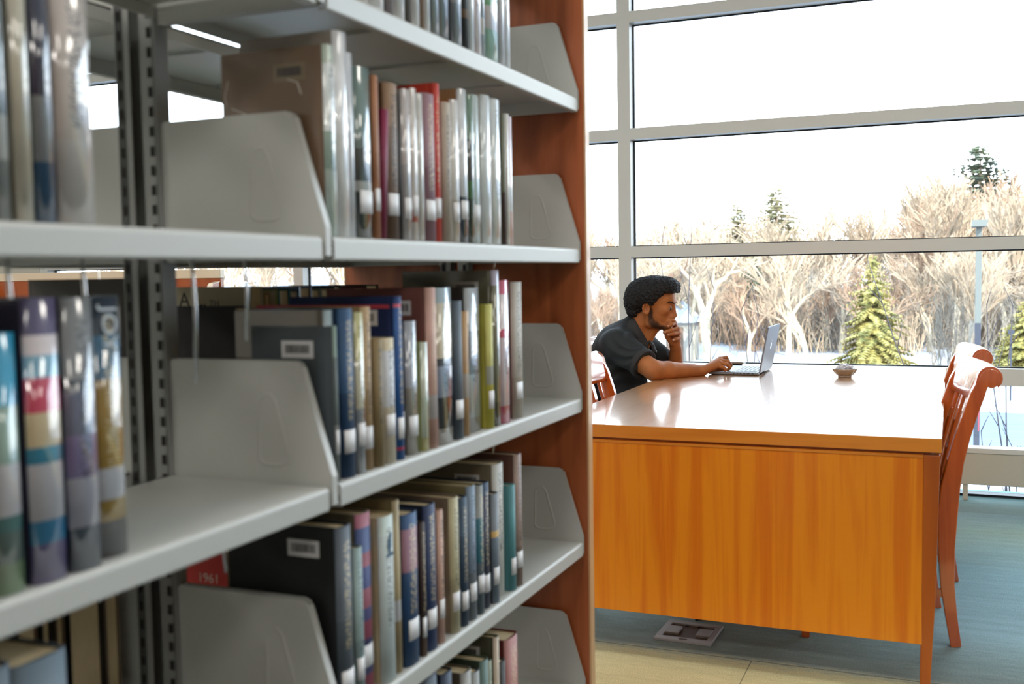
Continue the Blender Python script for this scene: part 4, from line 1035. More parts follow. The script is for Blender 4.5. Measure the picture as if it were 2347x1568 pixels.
# ---------------------------------------------------------------- the seated person
import openvdb
class Field:
    """signed distance grid; shapes are blended in, then polygonised into one continuous surface"""
    def __init__(s, lo, hi, h):
        s.lo = np.array(lo, float); s.h = h
        s.n = np.ceil((np.array(hi) - s.lo) / h).astype(int) + 1
        s.d = np.full(s.n, .05, np.float32)
    def block(s, lo, hi):
        a = np.maximum(((np.array(lo) - s.lo) / s.h).astype(int) - 1, 0)
        b = np.minimum(((np.array(hi) - s.lo) / s.h).astype(int) + 2, s.n)
        if (b <= a).any(): return None
        ax = [s.lo[i] + s.h * np.arange(a[i], b[i]) for i in range(3)]
        X, Y, Z = np.meshgrid(*ax, indexing='ij', sparse=True)
        return tuple(slice(a[i], b[i]) for i in range(3)), X, Y, Z
    def mix(s, fn, lo, hi, k, op):
        m = k + 3 * s.h
        r = s.block(np.array(lo) - m, np.array(hi) + m)
        if r is None: return
        sl, X, Y, Z = r
        v = fn(X, Y, Z).astype(np.float32)
        a = s.d[sl]
        if op == 'u':
            h = np.maximum(k - np.abs(a - v), 0) / max(k, 1e-6); s.d[sl] = np.minimum(a, v) - h * h * k * .25
        elif op == 's':
            v = -v; h = np.maximum(k - np.abs(a - v), 0) / max(k, 1e-6); s.d[sl] = np.maximum(a, v) + h * h * k * .25
        else:
            s.d[sl] = a + v
    def cap(s, a, b, ra, rb=None, k=.01, op='u'):
        rb = ra if rb is None else rb
        a = np.array(a, float); b = np.array(b, float); ab = b - a; L = max(ab @ ab, 1e-12)
        def fn(X, Y, Z):
            t = np.clip(((X - a[0]) * ab[0] + (Y - a[1]) * ab[1] + (Z - a[2]) * ab[2]) / L, 0, 1)
            return np.sqrt((X - a[0] - t * ab[0]) ** 2 + (Y - a[1] - t * ab[1]) ** 2 + (Z - a[2] - t * ab[2]) ** 2) - (ra + (rb - ra) * t)
        r = max(ra, rb)
        s.mix(fn, np.minimum(a, b) - r, np.maximum(a, b) + r, k, op)
    def ell(s, c, r, rot=(0, 0, 0), k=.01, op='u'):
        c = np.array(c, float); r = np.array(r, float)
        R = np.array((Matrix.Rotation(rot[2], 3, 'Z') @ Matrix.Rotation(rot[1], 3, 'Y') @ Matrix.Rotation(rot[0], 3, 'X')).transposed())
        def fn(X, Y, Z):
            x, y, z = X - c[0], Y - c[1], Z - c[2]
            u = (R[0, 0] * x + R[0, 1] * y + R[0, 2] * z); v = (R[1, 0] * x + R[1, 1] * y + R[1, 2] * z); w = (R[2, 0] * x + R[2, 1] * y + R[2, 2] * z)
            k0 = np.sqrt((u / r[0]) ** 2 + (v / r[1]) ** 2 + (w / r[2]) ** 2); k1 = np.sqrt((u / r[0] ** 2) ** 2 + (v / r[1] ** 2) ** 2 + (w / r[2] ** 2) ** 2)
            return k0 * (k0 - 1) / np.maximum(k1, 1e-6)
        e = r.max()
        s.mix(fn, c - e, c + e, k, op)
    def half(s, p, n, lo, hi, op='s', k=.003):
        """cut with the half space on the +n side of p, inside a box"""
        n = np.array(n, float); n /= np.linalg.norm(n); p = np.array(p)
        r = s.block(lo, hi)
        sl, X, Y, Z = r
        v = -((X - p[0]) * n[0] + (Y - p[1]) * n[1] + (Z - p[2]) * n[2])      # inside (negative) on +n side
        # limit the cut to the box
        bx = np.maximum.reduce(np.broadcast_arrays(lo[0] - X, X - hi[0], lo[1] - Y, Y - hi[1], lo[2] - Z, Z - hi[2]))
        v = np.maximum(v, bx)
        s.d[sl] = np.maximum(s.d[sl], -v.astype(np.float32))
    def noise(s, lo, hi, cell, amp, seed=0):
        r = s.block(lo, hi); sl, X, Y, Z = r
        rs = np.random.RandomState(seed)
        n = [int((hi[i] - lo[i]) / cell) + 4 for i in range(3)]
        G = rs.uniform(-1, 1, n).astype(np.float32)
        fx, fy, fz = (X - lo[0]) / cell + 1, (Y - lo[1]) / cell + 1, (Z - lo[2]) / cell + 1
        ix, iy, iz = np.floor(fx).astype(int), np.floor(fy).astype(int), np.floor(fz).astype(int)
        sm = lambda t: t * t * (3 - 2 * t)
        tx, ty, tz = sm(fx - ix), sm(fy - iy), sm(fz - iz)
        ix = np.clip(ix, 0, n[0] - 2); iy = np.clip(iy, 0, n[1] - 2); iz = np.clip(iz, 0, n[2] - 2)
        o = 0
        for a in (0, 1):
            for b in (0, 1):
                for c in (0, 1):
                    o = o + G[ix + a, iy + b, iz + c] * (tx if a else 1 - tx) * (ty if b else 1 - ty) * (tz if c else 1 - tz)
        s.d[sl] += (o * amp).astype(np.float32)
    def build(s, name, m, parent, origin=(0, 0, 0)):
        g = openvdb.FloatGrid(4 * s.h)
        g.copyFromArray(np.clip(s.d, -4 * s.h, 4 * s.h))
        p, t, q = g.convertToPolygons(0.0, 0.0)
        p = p * s.h + s.lo - np.array(origin)
        me = bpy.data.meshes.new(name)
        me.from_pydata(p.tolist(), [], [tuple(f) for f in t.tolist()] + [tuple(f) for f in q.tolist()])
        bm = bmesh.new(); bm.from_mesh(me); bmesh.ops.recalc_face_normals(bm, faces=bm.faces); bm.to_mesh(me); bm.free()
        me.polygons.foreach_set('use_smooth', [True] * len(me.polygons)); me.materials.append(m)
        o = bpy.data.objects.new(name, me); link(o, parent)
        return o

YC = 4.80                      # sagittal plane of the head
def skin_mat():
    m, t, p = nt('skin'); L = t.links.new
    tc = N(t, 'ShaderNodeTexCoord')
    no = N(t, 'ShaderNodeTexNoise', Scale=14.0, Detail=4.0); L(tc.outputs['Object'], no.inputs['Vector'])
    rp = N(t, 'ShaderNodeValToRGB'); rp.color_ramp.elements[0].position = .3; rp.color_ramp.elements[1].position = .7
    rp.color_ramp.elements[0].color = lin(166, 102, 58); rp.color_ramp.elements[1].color = lin(190, 120, 70); L(no.outputs['Fac'], rp.inputs[0])
    out = rp.outputs[0]
    # beard stubble: darker skin along the jaw, sideburn and chin
    def blob(c, r, inner=.55):
        nonlocal out
        v = N(t, 'ShaderNodeVectorMath', operation='SUBTRACT'); v.inputs[1].default_value = c; L(tc.outputs['Object'], v.inputs[0])
        d = N(t, 'ShaderNodeVectorMath', operation='DIVIDE'); d.inputs[1].default_value = r; L(v.outputs[0], d.inputs[0])
        l = N(t, 'ShaderNodeVectorMath', operation='LENGTH'); L(d.outputs[0], l.inputs[0])
        n2 = N(t, 'ShaderNodeTexNoise', Scale=220.0, Detail=2.0); L(tc.outputs['Object'], n2.inputs['Vector'])
        a = N(t, 'ShaderNodeMath', operation='MULTIPLY_ADD'); a.inputs[1].default_value = .5; L(n2.outputs['Fac'], a.inputs[0]); L(l.outputs['Value'], a.inputs[2])
        mr = N(t, 'ShaderNodeMapRange'); mr.inputs['From Min'].default_value = inner + .25; mr.inputs['From Max'].default_value = 1.3; mr.inputs['To Min'].default_value = .82; mr.inputs['To Max'].default_value = 0
        L(a.outputs[0], mr.inputs['Value'])
        mx = N(t, 'ShaderNodeMix', data_type='RGBA'); L(mr.outputs[0], mx.inputs[0]); L(out, mx.inputs['A']); mx.inputs['B'].default_value = lin(44, 27, 20); out = mx.outputs['Result']
    O = (-1.40, YC, 0)
    for c, r in BEARD: blob(tuple(c[i] - O[i] for i in range(3)), r)
    for c, r in LIPS:
        v = N(t, 'ShaderNodeVectorMath', operation='SUBTRACT'); v.inputs[1].default_value = tuple(c[i] - O[i] for i in range(3)); L(tc.outputs['Object'], v.inputs[0])
        d = N(t, 'ShaderNodeVectorMath', operation='DIVIDE'); d.inputs[1].default_value = r; L(v.outputs[0], d.inputs[0])
        l = N(t, 'ShaderNodeVectorMath', operation='LENGTH'); L(d.outputs[0], l.inputs[0])
        mr = N(t, 'ShaderNodeMapRange'); mr.inputs['From Min'].default_value = .7; mr.inputs['From Max'].default_value = 1.05; mr.inputs['To Min'].default_value = .8; mr.inputs['To Max'].default_value = 0
        L(l.outputs['Value'], mr.inputs['Value'])
        mx = N(t, 'ShaderNodeMix', data_type='RGBA'); L(mr.outputs[0], mx.inputs[0]); L(out, mx.inputs['A']); mx.inputs['B'].default_value = lin(120, 70, 60); out = mx.outputs['Result']
    L(out, p.inputs['Base Color'])
    p.inputs['Roughness'].default_value = .55; p.inputs['Specular IOR Level'].default_value = .35
    n3 = N(t, 'ShaderNodeTexNoise', Scale=500.0, Detail=2.0); L(tc.outputs['Object'], n3.inputs['Vector'])
    b = N(t, 'ShaderNodeBump', Strength=.12, Distance=.001); L(n3.outputs['Fac'], b.inputs['Height']); L(b.outputs[0], p.inputs['Normal'])
    return m
BEARD = []; LIPS = []

person = thing('person', 'person with short afro hair in charcoal polo shirt, chin on hand, at the laptop', 'person', (-1.40, YC, 0))
PO = (-1.40, YC, 0)

# --- key points, read off as places in the room
hx = lambda x, z, dy=0: (x, YC + dy, z)
def body():
    F = Field((-1.70, 4.36, 0.0), (-.88, 5.20, 1.2), .003)
    # ----- head
    F.ell(hx(*(-1.3150, 1.1187)), (.098, .076, .080), k=.01)
    F.ell(hx(*(-1.2648, 1.0815)), (.072, .064, .062), k=.03)
    F.ell(hx(*(-1.2673, 1.0159)), (.052, .055, .060), k=.03)
    F.ell(hx(*(-1.2208, 1.0976)), (.026, .050, .030), k=.02)           # forehead
    F.cap(hx(*(-1.3034, 0.9748), -.042), hx(*(-1.2405, 0.9627), -.018), .014, .015, k=.02)   # jaw lines
    F.cap(hx(*(-1.3034, 0.9748), .042), hx(*(-1.2405, 0.9627), .018), .014, .015, k=.02)
    F.cap(hx(*(-1.3115, 1.0283), -.052), hx(*(-1.3034, 0.9748), -.044), .013, .013, k=.02)
    F.cap(hx(*(-1.3115, 1.0283), .052), hx(*(-1.3034, 0.9748), .044), .013, .013, k=.02)
    F.ell(hx(*(-1.2238, 0.9628)), (.016, .022, .016), k=.018)          # chin
    F.cap(hx(*(-1.1981, 1.0771), -.026), hx(*(-1.1970, 1.0771), .026), .0085, k=.012)      # brow ridge
    for s in (-1, 1):
        F.ell(hx(*(-1.2358, 1.0384), s * .040), (.020, .014, .016), k=.02)          # cheekbone
        F.ell(hx(*(-1.1982, 1.0526), s * .029), (.012, .017, .0095), k=.010, op='s')   # socket
        F.ell(hx(*(-1.2148, 1.0527), s * .029), (.0125, .0140, .0115), k=.003)           # closed-down lids
        F.cap(hx(*(-1.2044, 1.0608), s * .018), hx(*(-1.2127, 1.0588), s * .042), .0035, k=.004)
        F.cap(hx(*(-1.1962, 1.0475), s * .018), hx(*(-1.2055, 1.0465), s * .038), .0017, k=.002, op='s')
    # nose
    F.cap(hx(*(-1.1982, 1.0608)), hx(*(-1.1922, 1.0159)), .006, .0088, k=.008)
    F.ell(hx(*(-1.1954, 1.0119)), (.0105, .010, .0085), k=.006)
    for s in (-1, 1):
        F.ell(hx(*(-1.2068, 1.0088), s * .013), (.0105, .0075, .0072), k=.006)
        F.ell(hx(*(-1.2006, 0.9996), s * .007), (.0045, .004, .003), k=.002, op='s')
    F.cap(hx(*(-1.2106, 1.0588)), hx(*(-1.2131, 1.0057)), .011, .017, k=.012)
    # mouth
    F.ell(hx(*(-1.2174, 0.9853)), (.020, .028, .018), k=.014)
    F.ell(hx(*(-1.1986, 0.9904)), (.0105, .022, .0062), rot=(0, .2, 0), k=.004)
    F.ell(hx(*(-1.2008, 0.9761)), (.0105, .020, .0066), rot=(0, -.1, 0), k=.004)
    F.cap(hx(*(-1.1862, 0.9833), -.02), hx(*(-1.1862, 0.9833), .02), .0024, k=.003, op='s')
    # ears
    for s in (-1, 1):
        y = s * .0735
        e_ = (-1.3101, 4.7270, 1.0515); e = np.array((e_[0], e_[2]))
        F.ell((e[0], YC + y, e[1]), (.0185, .0065, .030), rot=(0, -.25, s * .25), k=.004)
        F.ell((e[0] + .003, YC + y + s * .007, e[1] + .001), (.0115, .0085, .019), rot=(0, -.25, s * .25), k=.002, op='s')
        pts = []
        for k in range(11):
            a = radians(-60 + k * 27)
            pts.append((e[0] + .002 - .0165 * sin(a + .2), YC + y + s * (.004 + .003 * max(0, sin(a))), e[1] + .0265 * cos(a + .3)))
        for k in range(10): F.cap(pts[k], pts[k + 1], .0032, k=.003)
        F.cap((e[0] + .001, YC + y + s * .002, e[1] + .012), (e[0] + .006, YC + y + s * .003, e[1] - .012), .0026, k=.003)
        F.ell((e[0] + .011, YC + y + s * .001, e[1] - .002), (.004, .004, .006), k=.004)
        F.ell((e[0] + .007, YC + y + s * .002, e[1] - .025), (.007, .005, .008), k=.004)
    # neck
    a = hx(*(-1.3455, 1.0159)); b = hx(*(-1.3869, 0.9165))
    F.cap(a, b, .050, .058, k=.02)
    F.cap(hx(*(-1.2909, 0.9543)), hx(*(-1.3381, 0.8858)), .022, .03, k=.03)
    # ----- torso (under the shirt)
    F.ell((-1.43, YC, .885), (.075, .155, .05), rot=(0, .5, 0), k=.03)
    F.ell((-1.45, YC, .82), (.11, .15, .13), rot=(0, .3, 0), k=.04)
    F.ell((-1.47, YC, .66), (.11, .145, .14), k=.05)
    F.ell((-1.46, YC, .55), (.13, .165, .10), k=.05)
    # legs: thighs forward on the seat, shins down, feet on the floor
    for s in (-1, 1):
        y = YC + s * .095
        F.cap((-1.44, y, .53), (-1.02, y + s * .06, .53), .080, .058, k=.03)
        F.cap((-1.02, y + s * .06, .53), (-1.00, y + s * .06, .11), .055, .038, k=.02)
        F.cap((-1.02, y + s * .06, .045), (-.905, y + s * .08, .035), .034, .026, k=.03)
    # ----- right arm (nearer): elbow on the table edge, hand at the keyboard
    sh = (-1.415, 4.635, .875)
    el = (-1.2238, 4.5300, 0.7802); wr = (-1.0589, 4.7400, 0.7624)
    F.cap(sh, el, .056, .044, k=.03)
    F.cap(el, (np.array(el) * .7 + np.array(wr) * .3), .043, .0415, k=.015)
    F.cap((np.array(el) * .7 + np.array(wr) * .3), wr, .0415, .0265, k=.008)
    kn = [(-0.9900, 4.8350, 0.8100), (-0.9860, 4.8150, 0.8036), (-0.9863, 4.7970, 0.7950), (-0.9913, 4.7820, 0.7841)]
    for q in kn: F.cap((wr[0] + .008, wr[1] + (q[1] - 4.805) * .5, wr[2]), q, .0165, .0105, k=.014)
    pip = [(-0.9677, 4.8650, 0.8140), (-0.9537, 4.8350, 0.7984), (-0.9524, 4.8080, 0.7886), (-0.9639, 4.7850, 0.7763)]
    mid = [(-0.9602, 4.8780, 0.7967), (-0.9426, 4.8500, 0.7811), (-0.9404, 4.8180, 0.7739), (-0.9529, 4.7900, 0.7660)]
    tip = [(-0.9647, 4.8800, 0.7842), (-0.9507, 4.8500, 0.7627), (-0.9509, 4.8200, 0.7613), (-0.9594, 4.7920, 0.7597)]
    for j, (q, p_, m_, t_) in enumerate(zip(kn, pip, mid, tip)):
        r = (.0092, .0095, .009, .0078)[j]
        F.cap(q, p_, r + .001, r, k=.006); F.cap(p_, m_, r, r - .001, k=.004); F.cap(m_, t_, r - .001, r - .0022, k=.004)
    th = [(wr[0] + .022, wr[1] + .03, wr[2] + .002), (-0.9993, 4.8300, 0.7635), (-0.9730, 4.8500, 0.7582)]
    F.cap(th[0], th[1], .014, .0105, k=.012); F.cap(th[1], th[2], .0105, .008, k=.005)
    # ----- left arm (further): forearm rising to the chin
    sl = (-1.41, 4.965, .875)
    e2 = (-1.255, 5.035, .655); w2 = (-1.2138, 4.9000, 0.8554)
    F.cap(sl, e2, .055, .043, k=.03)
    F.cap(e2, (np.array(e2) * .6 + np.array(w2) * .4), .043, .043, k=.03)
    F.cap((np.array(e2) * .6 + np.array(w2) * .4), w2, .040, .027, k=.03)
    # palm, knuckles forward, fingers folded back against the chin
    mc = [(-1.2079, 4.8620, 0.9679), (-1.1991, 4.8680, 0.9407), (-1.1981, 4.8720, 0.9177), (-1.2032, 4.8750, 0.8946)]
    for q in mc: F.cap((w2[0] - .002 + (q[0] - mc[3][0]) * .2, w2[1] - .012, w2[2] + .012), q, .0185, .0125, k=.014)
    F.ell((-1.2218, 4.8650, 0.8972), (.022, .018, .034), rot=(0, -.35, 0), k=.015)
    pp = [(-1.1962, 4.8150, 0.9775), (-1.1846, 4.8180, 0.9507), (-1.1795, 4.8220, 0.9301), (-1.1801, 4.8280, 0.9071)]
    dd_ = [(-1.2036, 4.7780, 0.9722), (-1.2043, 4.7720, 0.9460), (-1.1945, 4.7820, 0.9292), (-1.1872, 4.8020, 0.9036)]
    tt = [(-1.2151, 4.7620, 0.9638), (-1.2304, 4.7520, 0.9358), (-1.2170, 4.7640, 0.9240), (-1.1988, 4.7900, 0.8981)]
    for j in range(4):
        r = (.0098, .0102, .0098, .0088)[j]
        F.cap(mc[j], pp[j], r + .002, r, k=.005); F.cap(pp[j], dd_[j], r, r - .0008, k=.003); F.cap(dd_[j], tt[j], r - .0008, r - .0022, k=.003)
    # thumb, leaving the side of the palm and resting under the jaw
    F.cap((-1.2202, 4.8500, 0.8837), (-1.2360, 4.8300, 0.9117), .0145, .012, k=.012); F.cap((-1.2360, 4.8300, 0.9117), (-1.2432, 4.8100, 0.9437), .0115, .0095, k=.006)
    return F, tt
F, nails = body()
BEARD += [(hx(*(-1.2904, 1.0283), -.055), (.010, .03, .032)), (hx(*(-1.2552, 0.9606), -.02), (.030, .045, .015)), (hx(*(-1.2761, 0.9749), -.045), (.024, .03, .020)), (hx(*(-1.2928, 0.9892), -.05), (.020, .03, .030)), (hx(*(-1.2968, 1.0200), -.055), (.012, .03, .03)), (hx(*(-1.2740, 0.9667), -.035), (.028, .035, .017)), (hx(*(-1.2426, 0.9586), 0), (.030, .05, .016)),
          (hx(*(-1.2928, 0.9892), .05), (.020, .03, .030)), (hx(*(-1.2740, 0.9667), .035), (.028, .035, .017))]
LIPS += [(hx(*(-1.2007, 0.9894)), (.009, .018, .0055)), (hx(*(-1.2008, 0.9751)), (.009, .017, .0065))]
M['skin'] = skin_mat()
F.build('body', M['skin'], person, PO)
for q, (dx, dz) in zip(nails, ((.002, .002), (.003, .002), (.003, .002), (.003, .002))):
    mb = MB(); n = 10; vs = []; fs = []
    for i in range(6):
        for j in range(n):
            a, b = pi * i / 5, 2 * pi * j / n
            vs.append((.0062 * sin(a) * cos(b), .003 * sin(a) * sin(b), .0048 * cos(a)))
    for i in range(5):
        for j in range(n): fs.append((i * n + j, i * n + (j + 1) % n, i * n + n + (j + 1) % n, i * n + n + j))
    mb.add(vs, fs, 0, True)
    o = mb.build('fingernail', bpy.data.materials.get('nail') or mat('nail', lin(206, 158, 138), .25), person)
    o.location = (q[0] + dx - PO[0], q[1] - .0068 - PO[1], q[2] + dz - PO[2]); o.rotation_euler = (.15, .35, 0)

# eyes and brows
for s in (-1, 1):
    e = (-1.2117, 1.0496)
    mb = MB(); n = 16; vs = []; fs = []
    for i in range(11):
        for j in range(n):
            a, b = pi * i / 10, 2 * pi * j / n
            vs.append((.0106 * cos(a), .0106 * sin(a) * cos(b), .0106 * sin(a) * sin(b)))
    for i in range(10):
        for j in range(n): fs.append((i * n + j, i * n + (j + 1) % n, i * n + n + (j + 1) % n, i * n + n + j))
    mb.add(vs, fs, 0, True); mb.m = [1 if (f // n) < 3 else 0 for f in range(len(mb.f))]
    o = mb.build('eye', [mat('eye_white', lin(176, 160, 150), .3), mat('iris', lin(30, 18, 14), .1)], person)
    o.location = (e[0] - PO[0] + .0006, s * .0285, e[1]); o.rotation_euler = (0, radians(14), 0)
    q4 = [(-1.1875, 4.7740, 1.0677), (-1.1945, 4.7610, 1.0762), (-1.2043, 4.7510, 1.0786), (-1.2139, 4.7440, 1.0728)]
    mb = MB(); mb.tube([(q[0] - PO[0], (q[1] - YC) * (-s), q[2]) for q in q4], [.0016, .0032, .0034, .0014], 8)
    mb.build('eyebrow', bpy.data.materials.get('brow_hair') or mat('brow_hair', lin(26, 18, 16), .8), person)
    mb = MB(); mb.tube([((-1.2013, 1.0516)[0] - PO[0], s * .022, (-1.2024, 1.0516)[1]), ((-1.2034, 1.0526)[0] - PO[0] + .001, s * .030, (-1.2044, 1.0527)[1]), ((-1.2097, 1.0496)[0] - PO[0] + .001, s * .039, (-1.2107, 1.0496)[1])], [.0007, .0011, .0006], 6)
    mb.build('eyelash', bpy.data.materials['brow_hair'], person)

# hair: rounded afro with a scalloped, curly surface
H_ = Field((-1.50, 4.62, .93), (-1.12, 4.98, 1.26), .0019)
H_.ell(hx(*(-1.3171, 1.1126)), (.112, .098, .086), k=.01)
H_.ell(hx(*(-1.2581, 1.1387)), (.082, .086, .056), k=.03)
H_.ell(hx(*(-1.2142, 1.1464)), (.040, .066, .034), k=.03)
H_.ell(hx(*(-1.3812, 1.0718)), (.050, .082, .062), k=.03)
H_.ell(hx(*(-1.3794, 1.0304)), (.036, .068, .036), k=.02)
# hairline: the face, the temples, the ears and the nape stay clear
def hcut(fn, k=.004):
    r = H_.block(H_.lo, H_.lo + H_.n * H_.h); sl, X, Y, Z = r
    v = fn(X, Y, Z).astype(np.float32); a = H_.d[sl]; v = -v
    h = np.maximum(k - np.abs(a - v), 0) / k; H_.d[sl] = np.maximum(a, v) + h * h * k * .25
def line(p, q):
    """signed side of the line p->q in the X-Z plane; negative on its right-hand / lower side"""
    dx, dz = q[0] - p[0], q[1] - p[1]; L = math.hypot(dx, dz)
    return lambda X, Z: -((X - p[0]) * dz - (Z - p[1]) * dx) / L
A_ = (-1.2310, 1.1201); B_ = (-1.2332, 1.1119); C_ = (-1.2817, 1.0611)
hcut(lambda X, Y, Z: np.maximum(Z - (A_[1]), ((X - B_[0]) * (C_[1] - B_[1]) - (Z - B_[1]) * (C_[0] - B_[0])) / math.hypot(C_[0] - B_[0], C_[1] - B_[1])) + 0 * Y)
hcut(lambda X, Y, Z: np.maximum(Z - C_[1], (-1.2964, 1.0611)[0] - X) + 0 * Y)
ec = (-1.3081, 4.7270, 1.0474)
hcut(lambda X, Y, Z: np.sqrt((X - ec[0]) ** 2 + ((Z - ec[2]) * .72) ** 2) - .0205 - 0 * Y)
na, nb = (-1.3925, 1.0056), (-1.3625, 1.0118)
hcut(lambda X, Y, Z: np.maximum(Z - (-1.3539, 1.0283)[1], (-1.3624, 1.0283)[0] - X) + 0 * Y)
hcut(lambda X, Y, Z: (Z - (-1.3861, 1.0056)[1]) + 0 * X + 0 * Y)
lo, hi = (-1.5, 4.62, .93), (-1.12, 4.98, 1.26)
H_.noise(lo, hi, .0075, .0026, 1); H_.noise(lo, hi, .0042, .0026, 2)
M['hair'] = mat('curly_hair', lin(20, 20, 24), .65, spec=.4, bump=.8, bscale=420, var=.5, vscale=160)
H_.build('hair', M['hair'], person, PO)

# ----- charcoal polo shirt
S_ = Field((-1.70, 4.44, .56), (-1.10, 5.16, 1.06), .003)
S_.ell((-1.435, YC, .885), (.115, .20, .075), rot=(0, .55, 0), k=.03)
S_.ell((-1.47, YC, .80), (.130, .185, .15), rot=(0, .35, 0), k=.04)
S_.ell((-1.475, YC, .67), (.142, .175, .17), k=.05)
S_.cap(hx(*(-1.4190, 0.9245)), hx(*(-1.3865, 0.9579)), .075, .062, k=.03)
S_.ell((-1.405, YC, .915), (.085, .13, .055), rot=(0, .6, 0), k=.03)
S_.ell(hx(*(-1.5175, 0.8357)), (.06, .14, .11), rot=(0, .3, 0), k=.05)
sh = (-1.425, 4.640, .880); el = np.array((-1.2238, 4.5300, 0.7802)); dr = el - np.array(sh); dr /= np.linalg.norm(dr)
cu = np.array((-1.2706, 4.5550, 0.8026))
S_.cap(sh, cu + dr * .05, .078, .0600, k=.03)
S_.half(cu, dr, (cu[0] - .12, 4.4, cu[2] - .13), (cu[0] + .16, cu[1] + .10, cu[2] + .13))
sl = (-1.42, 4.965, .878); e2 = np.array((-1.235, 5.035, .71)); dl = e2 - np.array(sl); dl /= np.linalg.norm(dl)
S_.cap(sl, e2, .075, .060, k=.03)
cl = (-1.2905, 5.0400, 0.7819)
# neck opening
S_.cap(hx(*(-1.3396, 0.9623)), hx(*(-1.2905, 1.0159)), .052, .07, k=.004, op='s')
S_.cap(hx(*(-1.3124, 0.9067)), hx(*(-1.2702, 0.9174)), .018, .03, k=.006, op='s')
# creases: soft folds fanning from the armpit over the sleeve and across the chest
def folds():
    r = S_.block(S_.lo, S_.lo + S_.n * S_.h); sl_, X, Y, Z = r
    ox, oz = (-1.2594, 4.6200, 0.8887)[0], (-1.2594, 4.6200, 0.8887)[2]
    an = np.arctan2(Z - oz, X - ox); rr = np.sqrt((X - ox) ** 2 + (Z - oz) ** 2)
    w = np.exp(-((rr - .11) / .07) ** 2) * (Y < 4.72)
    v = .0046 * np.sin(an * 15 + 9 * rr * 8) * w
    ox2, oz2 = -1.36, .93
    v2 = .0042 * np.sin((X * 38 - Z * 95) + 2 * np.sin(X * 30)) * np.exp(-((Z - .72) / .09) ** 2) * (X > -1.56)
    v3 = .0034 * np.sin(X * 120 + Z * 60) * (Y > 4.85) * np.exp(-((X + 1.33) / .05) ** 2)
    S_.d[sl_] += (v + v2 + v3).astype(np.float32)
folds()
S_.noise(tuple(S_.lo), tuple(S_.lo + S_.n * S_.h), .05, .003, 5)
M['shirt'] = mat('polo_knit', lin(46, 50, 54), .8, spec=.3, bump=.3, bscale=900)
shirt = S_.build('polo_shirt', M['shirt'], person, PO)
M['shirt_rib'] = mat('polo_rib', lin(58, 58, 60), .8, spec=.3, bump=.5, bscale=300, bstretch=(1, 1, 6))
# collar: a folded stand with points, open at the front
near_top = [(-1.4009, 4.8000, 1.0180), (-1.3823, 4.7650, 1.0071), (-1.3632, 4.7420, 0.9877), (-1.3401, 4.7340, 0.9515), (-1.3222, 4.7440, 0.9163), (-1.3108, 4.7700, 0.8819)]
near_low = [(-1.4270, 4.8000, 0.9848), (-1.4160, 4.7480, 0.9729), (-1.3970, 4.7120, 0.9524), (-1.3685, 4.7000, 0.9186), (-1.3429, 4.7120, 0.8815), (-1.3198, 4.7480, 0.8424)]
def spl(P, t_):
    P = [np.array(p) for p in P]; n = len(P) - 1; u = t_ * n; i = min(int(u), n - 1); u -= i
    p0, p1, p2, p3 = P[max(i - 1, 0)], P[i], P[i + 1], P[min(i + 2, n)]
    return .5 * (2 * p1 + (p2 - p0) * u + (2 * p0 - 5 * p1 + 4 * p2 - p3) * u * u + (3 * p1 - p0 - 3 * p2 + p3) * u ** 3)
rings = []
for k in range(-16, 17):
    t_ = abs(k) / 16; a = spl(near_top, t_); b = spl(near_low, t_)
    if k > 0: a = np.array((a[0], 2 * YC - a[1], a[2])); b = np.array((b[0], 2 * YC - b[1], b[2]))
    c0 = np.array((-1.385, YC, .94)); o_ = (a + b) / 2 - c0; o_[2] = 0; o_ /= max(np.linalg.norm(o_), 1e-6)
    m_ = (a + b) / 2 + o_ * .004 + np.array((0, 0, .003))
    rings.append([tuple(p_ - np.array(PO)) for p_ in (a - o_ * .004 + np.array((0, 0, -.018)), a - o_ * .0015, a + o_ * .002 + np.array((0, 0, .001)), m_, b + o_ * .004, b + o_ * .001 - np.array((0, 0, .003)), (a + b) / 2 - o_ * .004)])
mb = MB(); mb.sweep(None, rings); mb.build('collar', M['shirt_rib'], shirt)
# ribbed sleeve bands
for c_, d_, r_o in ((cu, dr, .0640),):
    u = np.cross(d_, (0, 0, 1)); u /= np.linalg.norm(u); w = np.cross(d_, u)
    rings = []
    for (t_, r_) in ((-.028, .0665), (-.024, .0695), (-.001, .0685), (.001, .067), (.0012, .058), (-.01, .054)):
        rings.append([tuple(c_ + d_ * t_ + (u * cos(2 * pi * k / 40) + w * sin(2 * pi * k / 40)) * r_ - np.array(PO)) for k in range(40)])
    vs = [p for r in rings for p in r]; fs = [(i * 40 + k, i * 40 + (k + 1) % 40, i * 40 + 40 + (k + 1) % 40, i * 40 + 40 + k) for i in range(5) for k in range(40)]
    mb = MB(); mb.add(vs, fs, 0, True); mb.build('sleeve_band', M['shirt_rib'], shirt)
# placket with buttons
pq = [np.array(hx(*(-1.3167, 0.9005), -.012)), np.array(hx(*(-1.2979, 0.8759), -.012)), np.array(hx(*(-1.2855, 0.8431), -.010))]
mb = MB(); mb.sweep(None, [[tuple(p_ + np.array(o_) - np.array(PO)) for o_ in ((-.004, -.014, 0), (.006, -.010, 0), (.006, .014, 0), (-.004, .016, 0))] for p_ in pq], smooth=False); mb.build('placket', M['shirt_rib'], shirt)
for p_ in pq[1:]:
    mb = MB(); mb.lathe([(0, 0), (.005, 0), (.0055, .0015), (0, .002)], 12); o = mb.build('button', M['black'], shirt); o.location = tuple(p_ + np.array((.006, -.002, 0)) - np.array(PO)); o.rotation_euler = (0, pi / 2, 0)

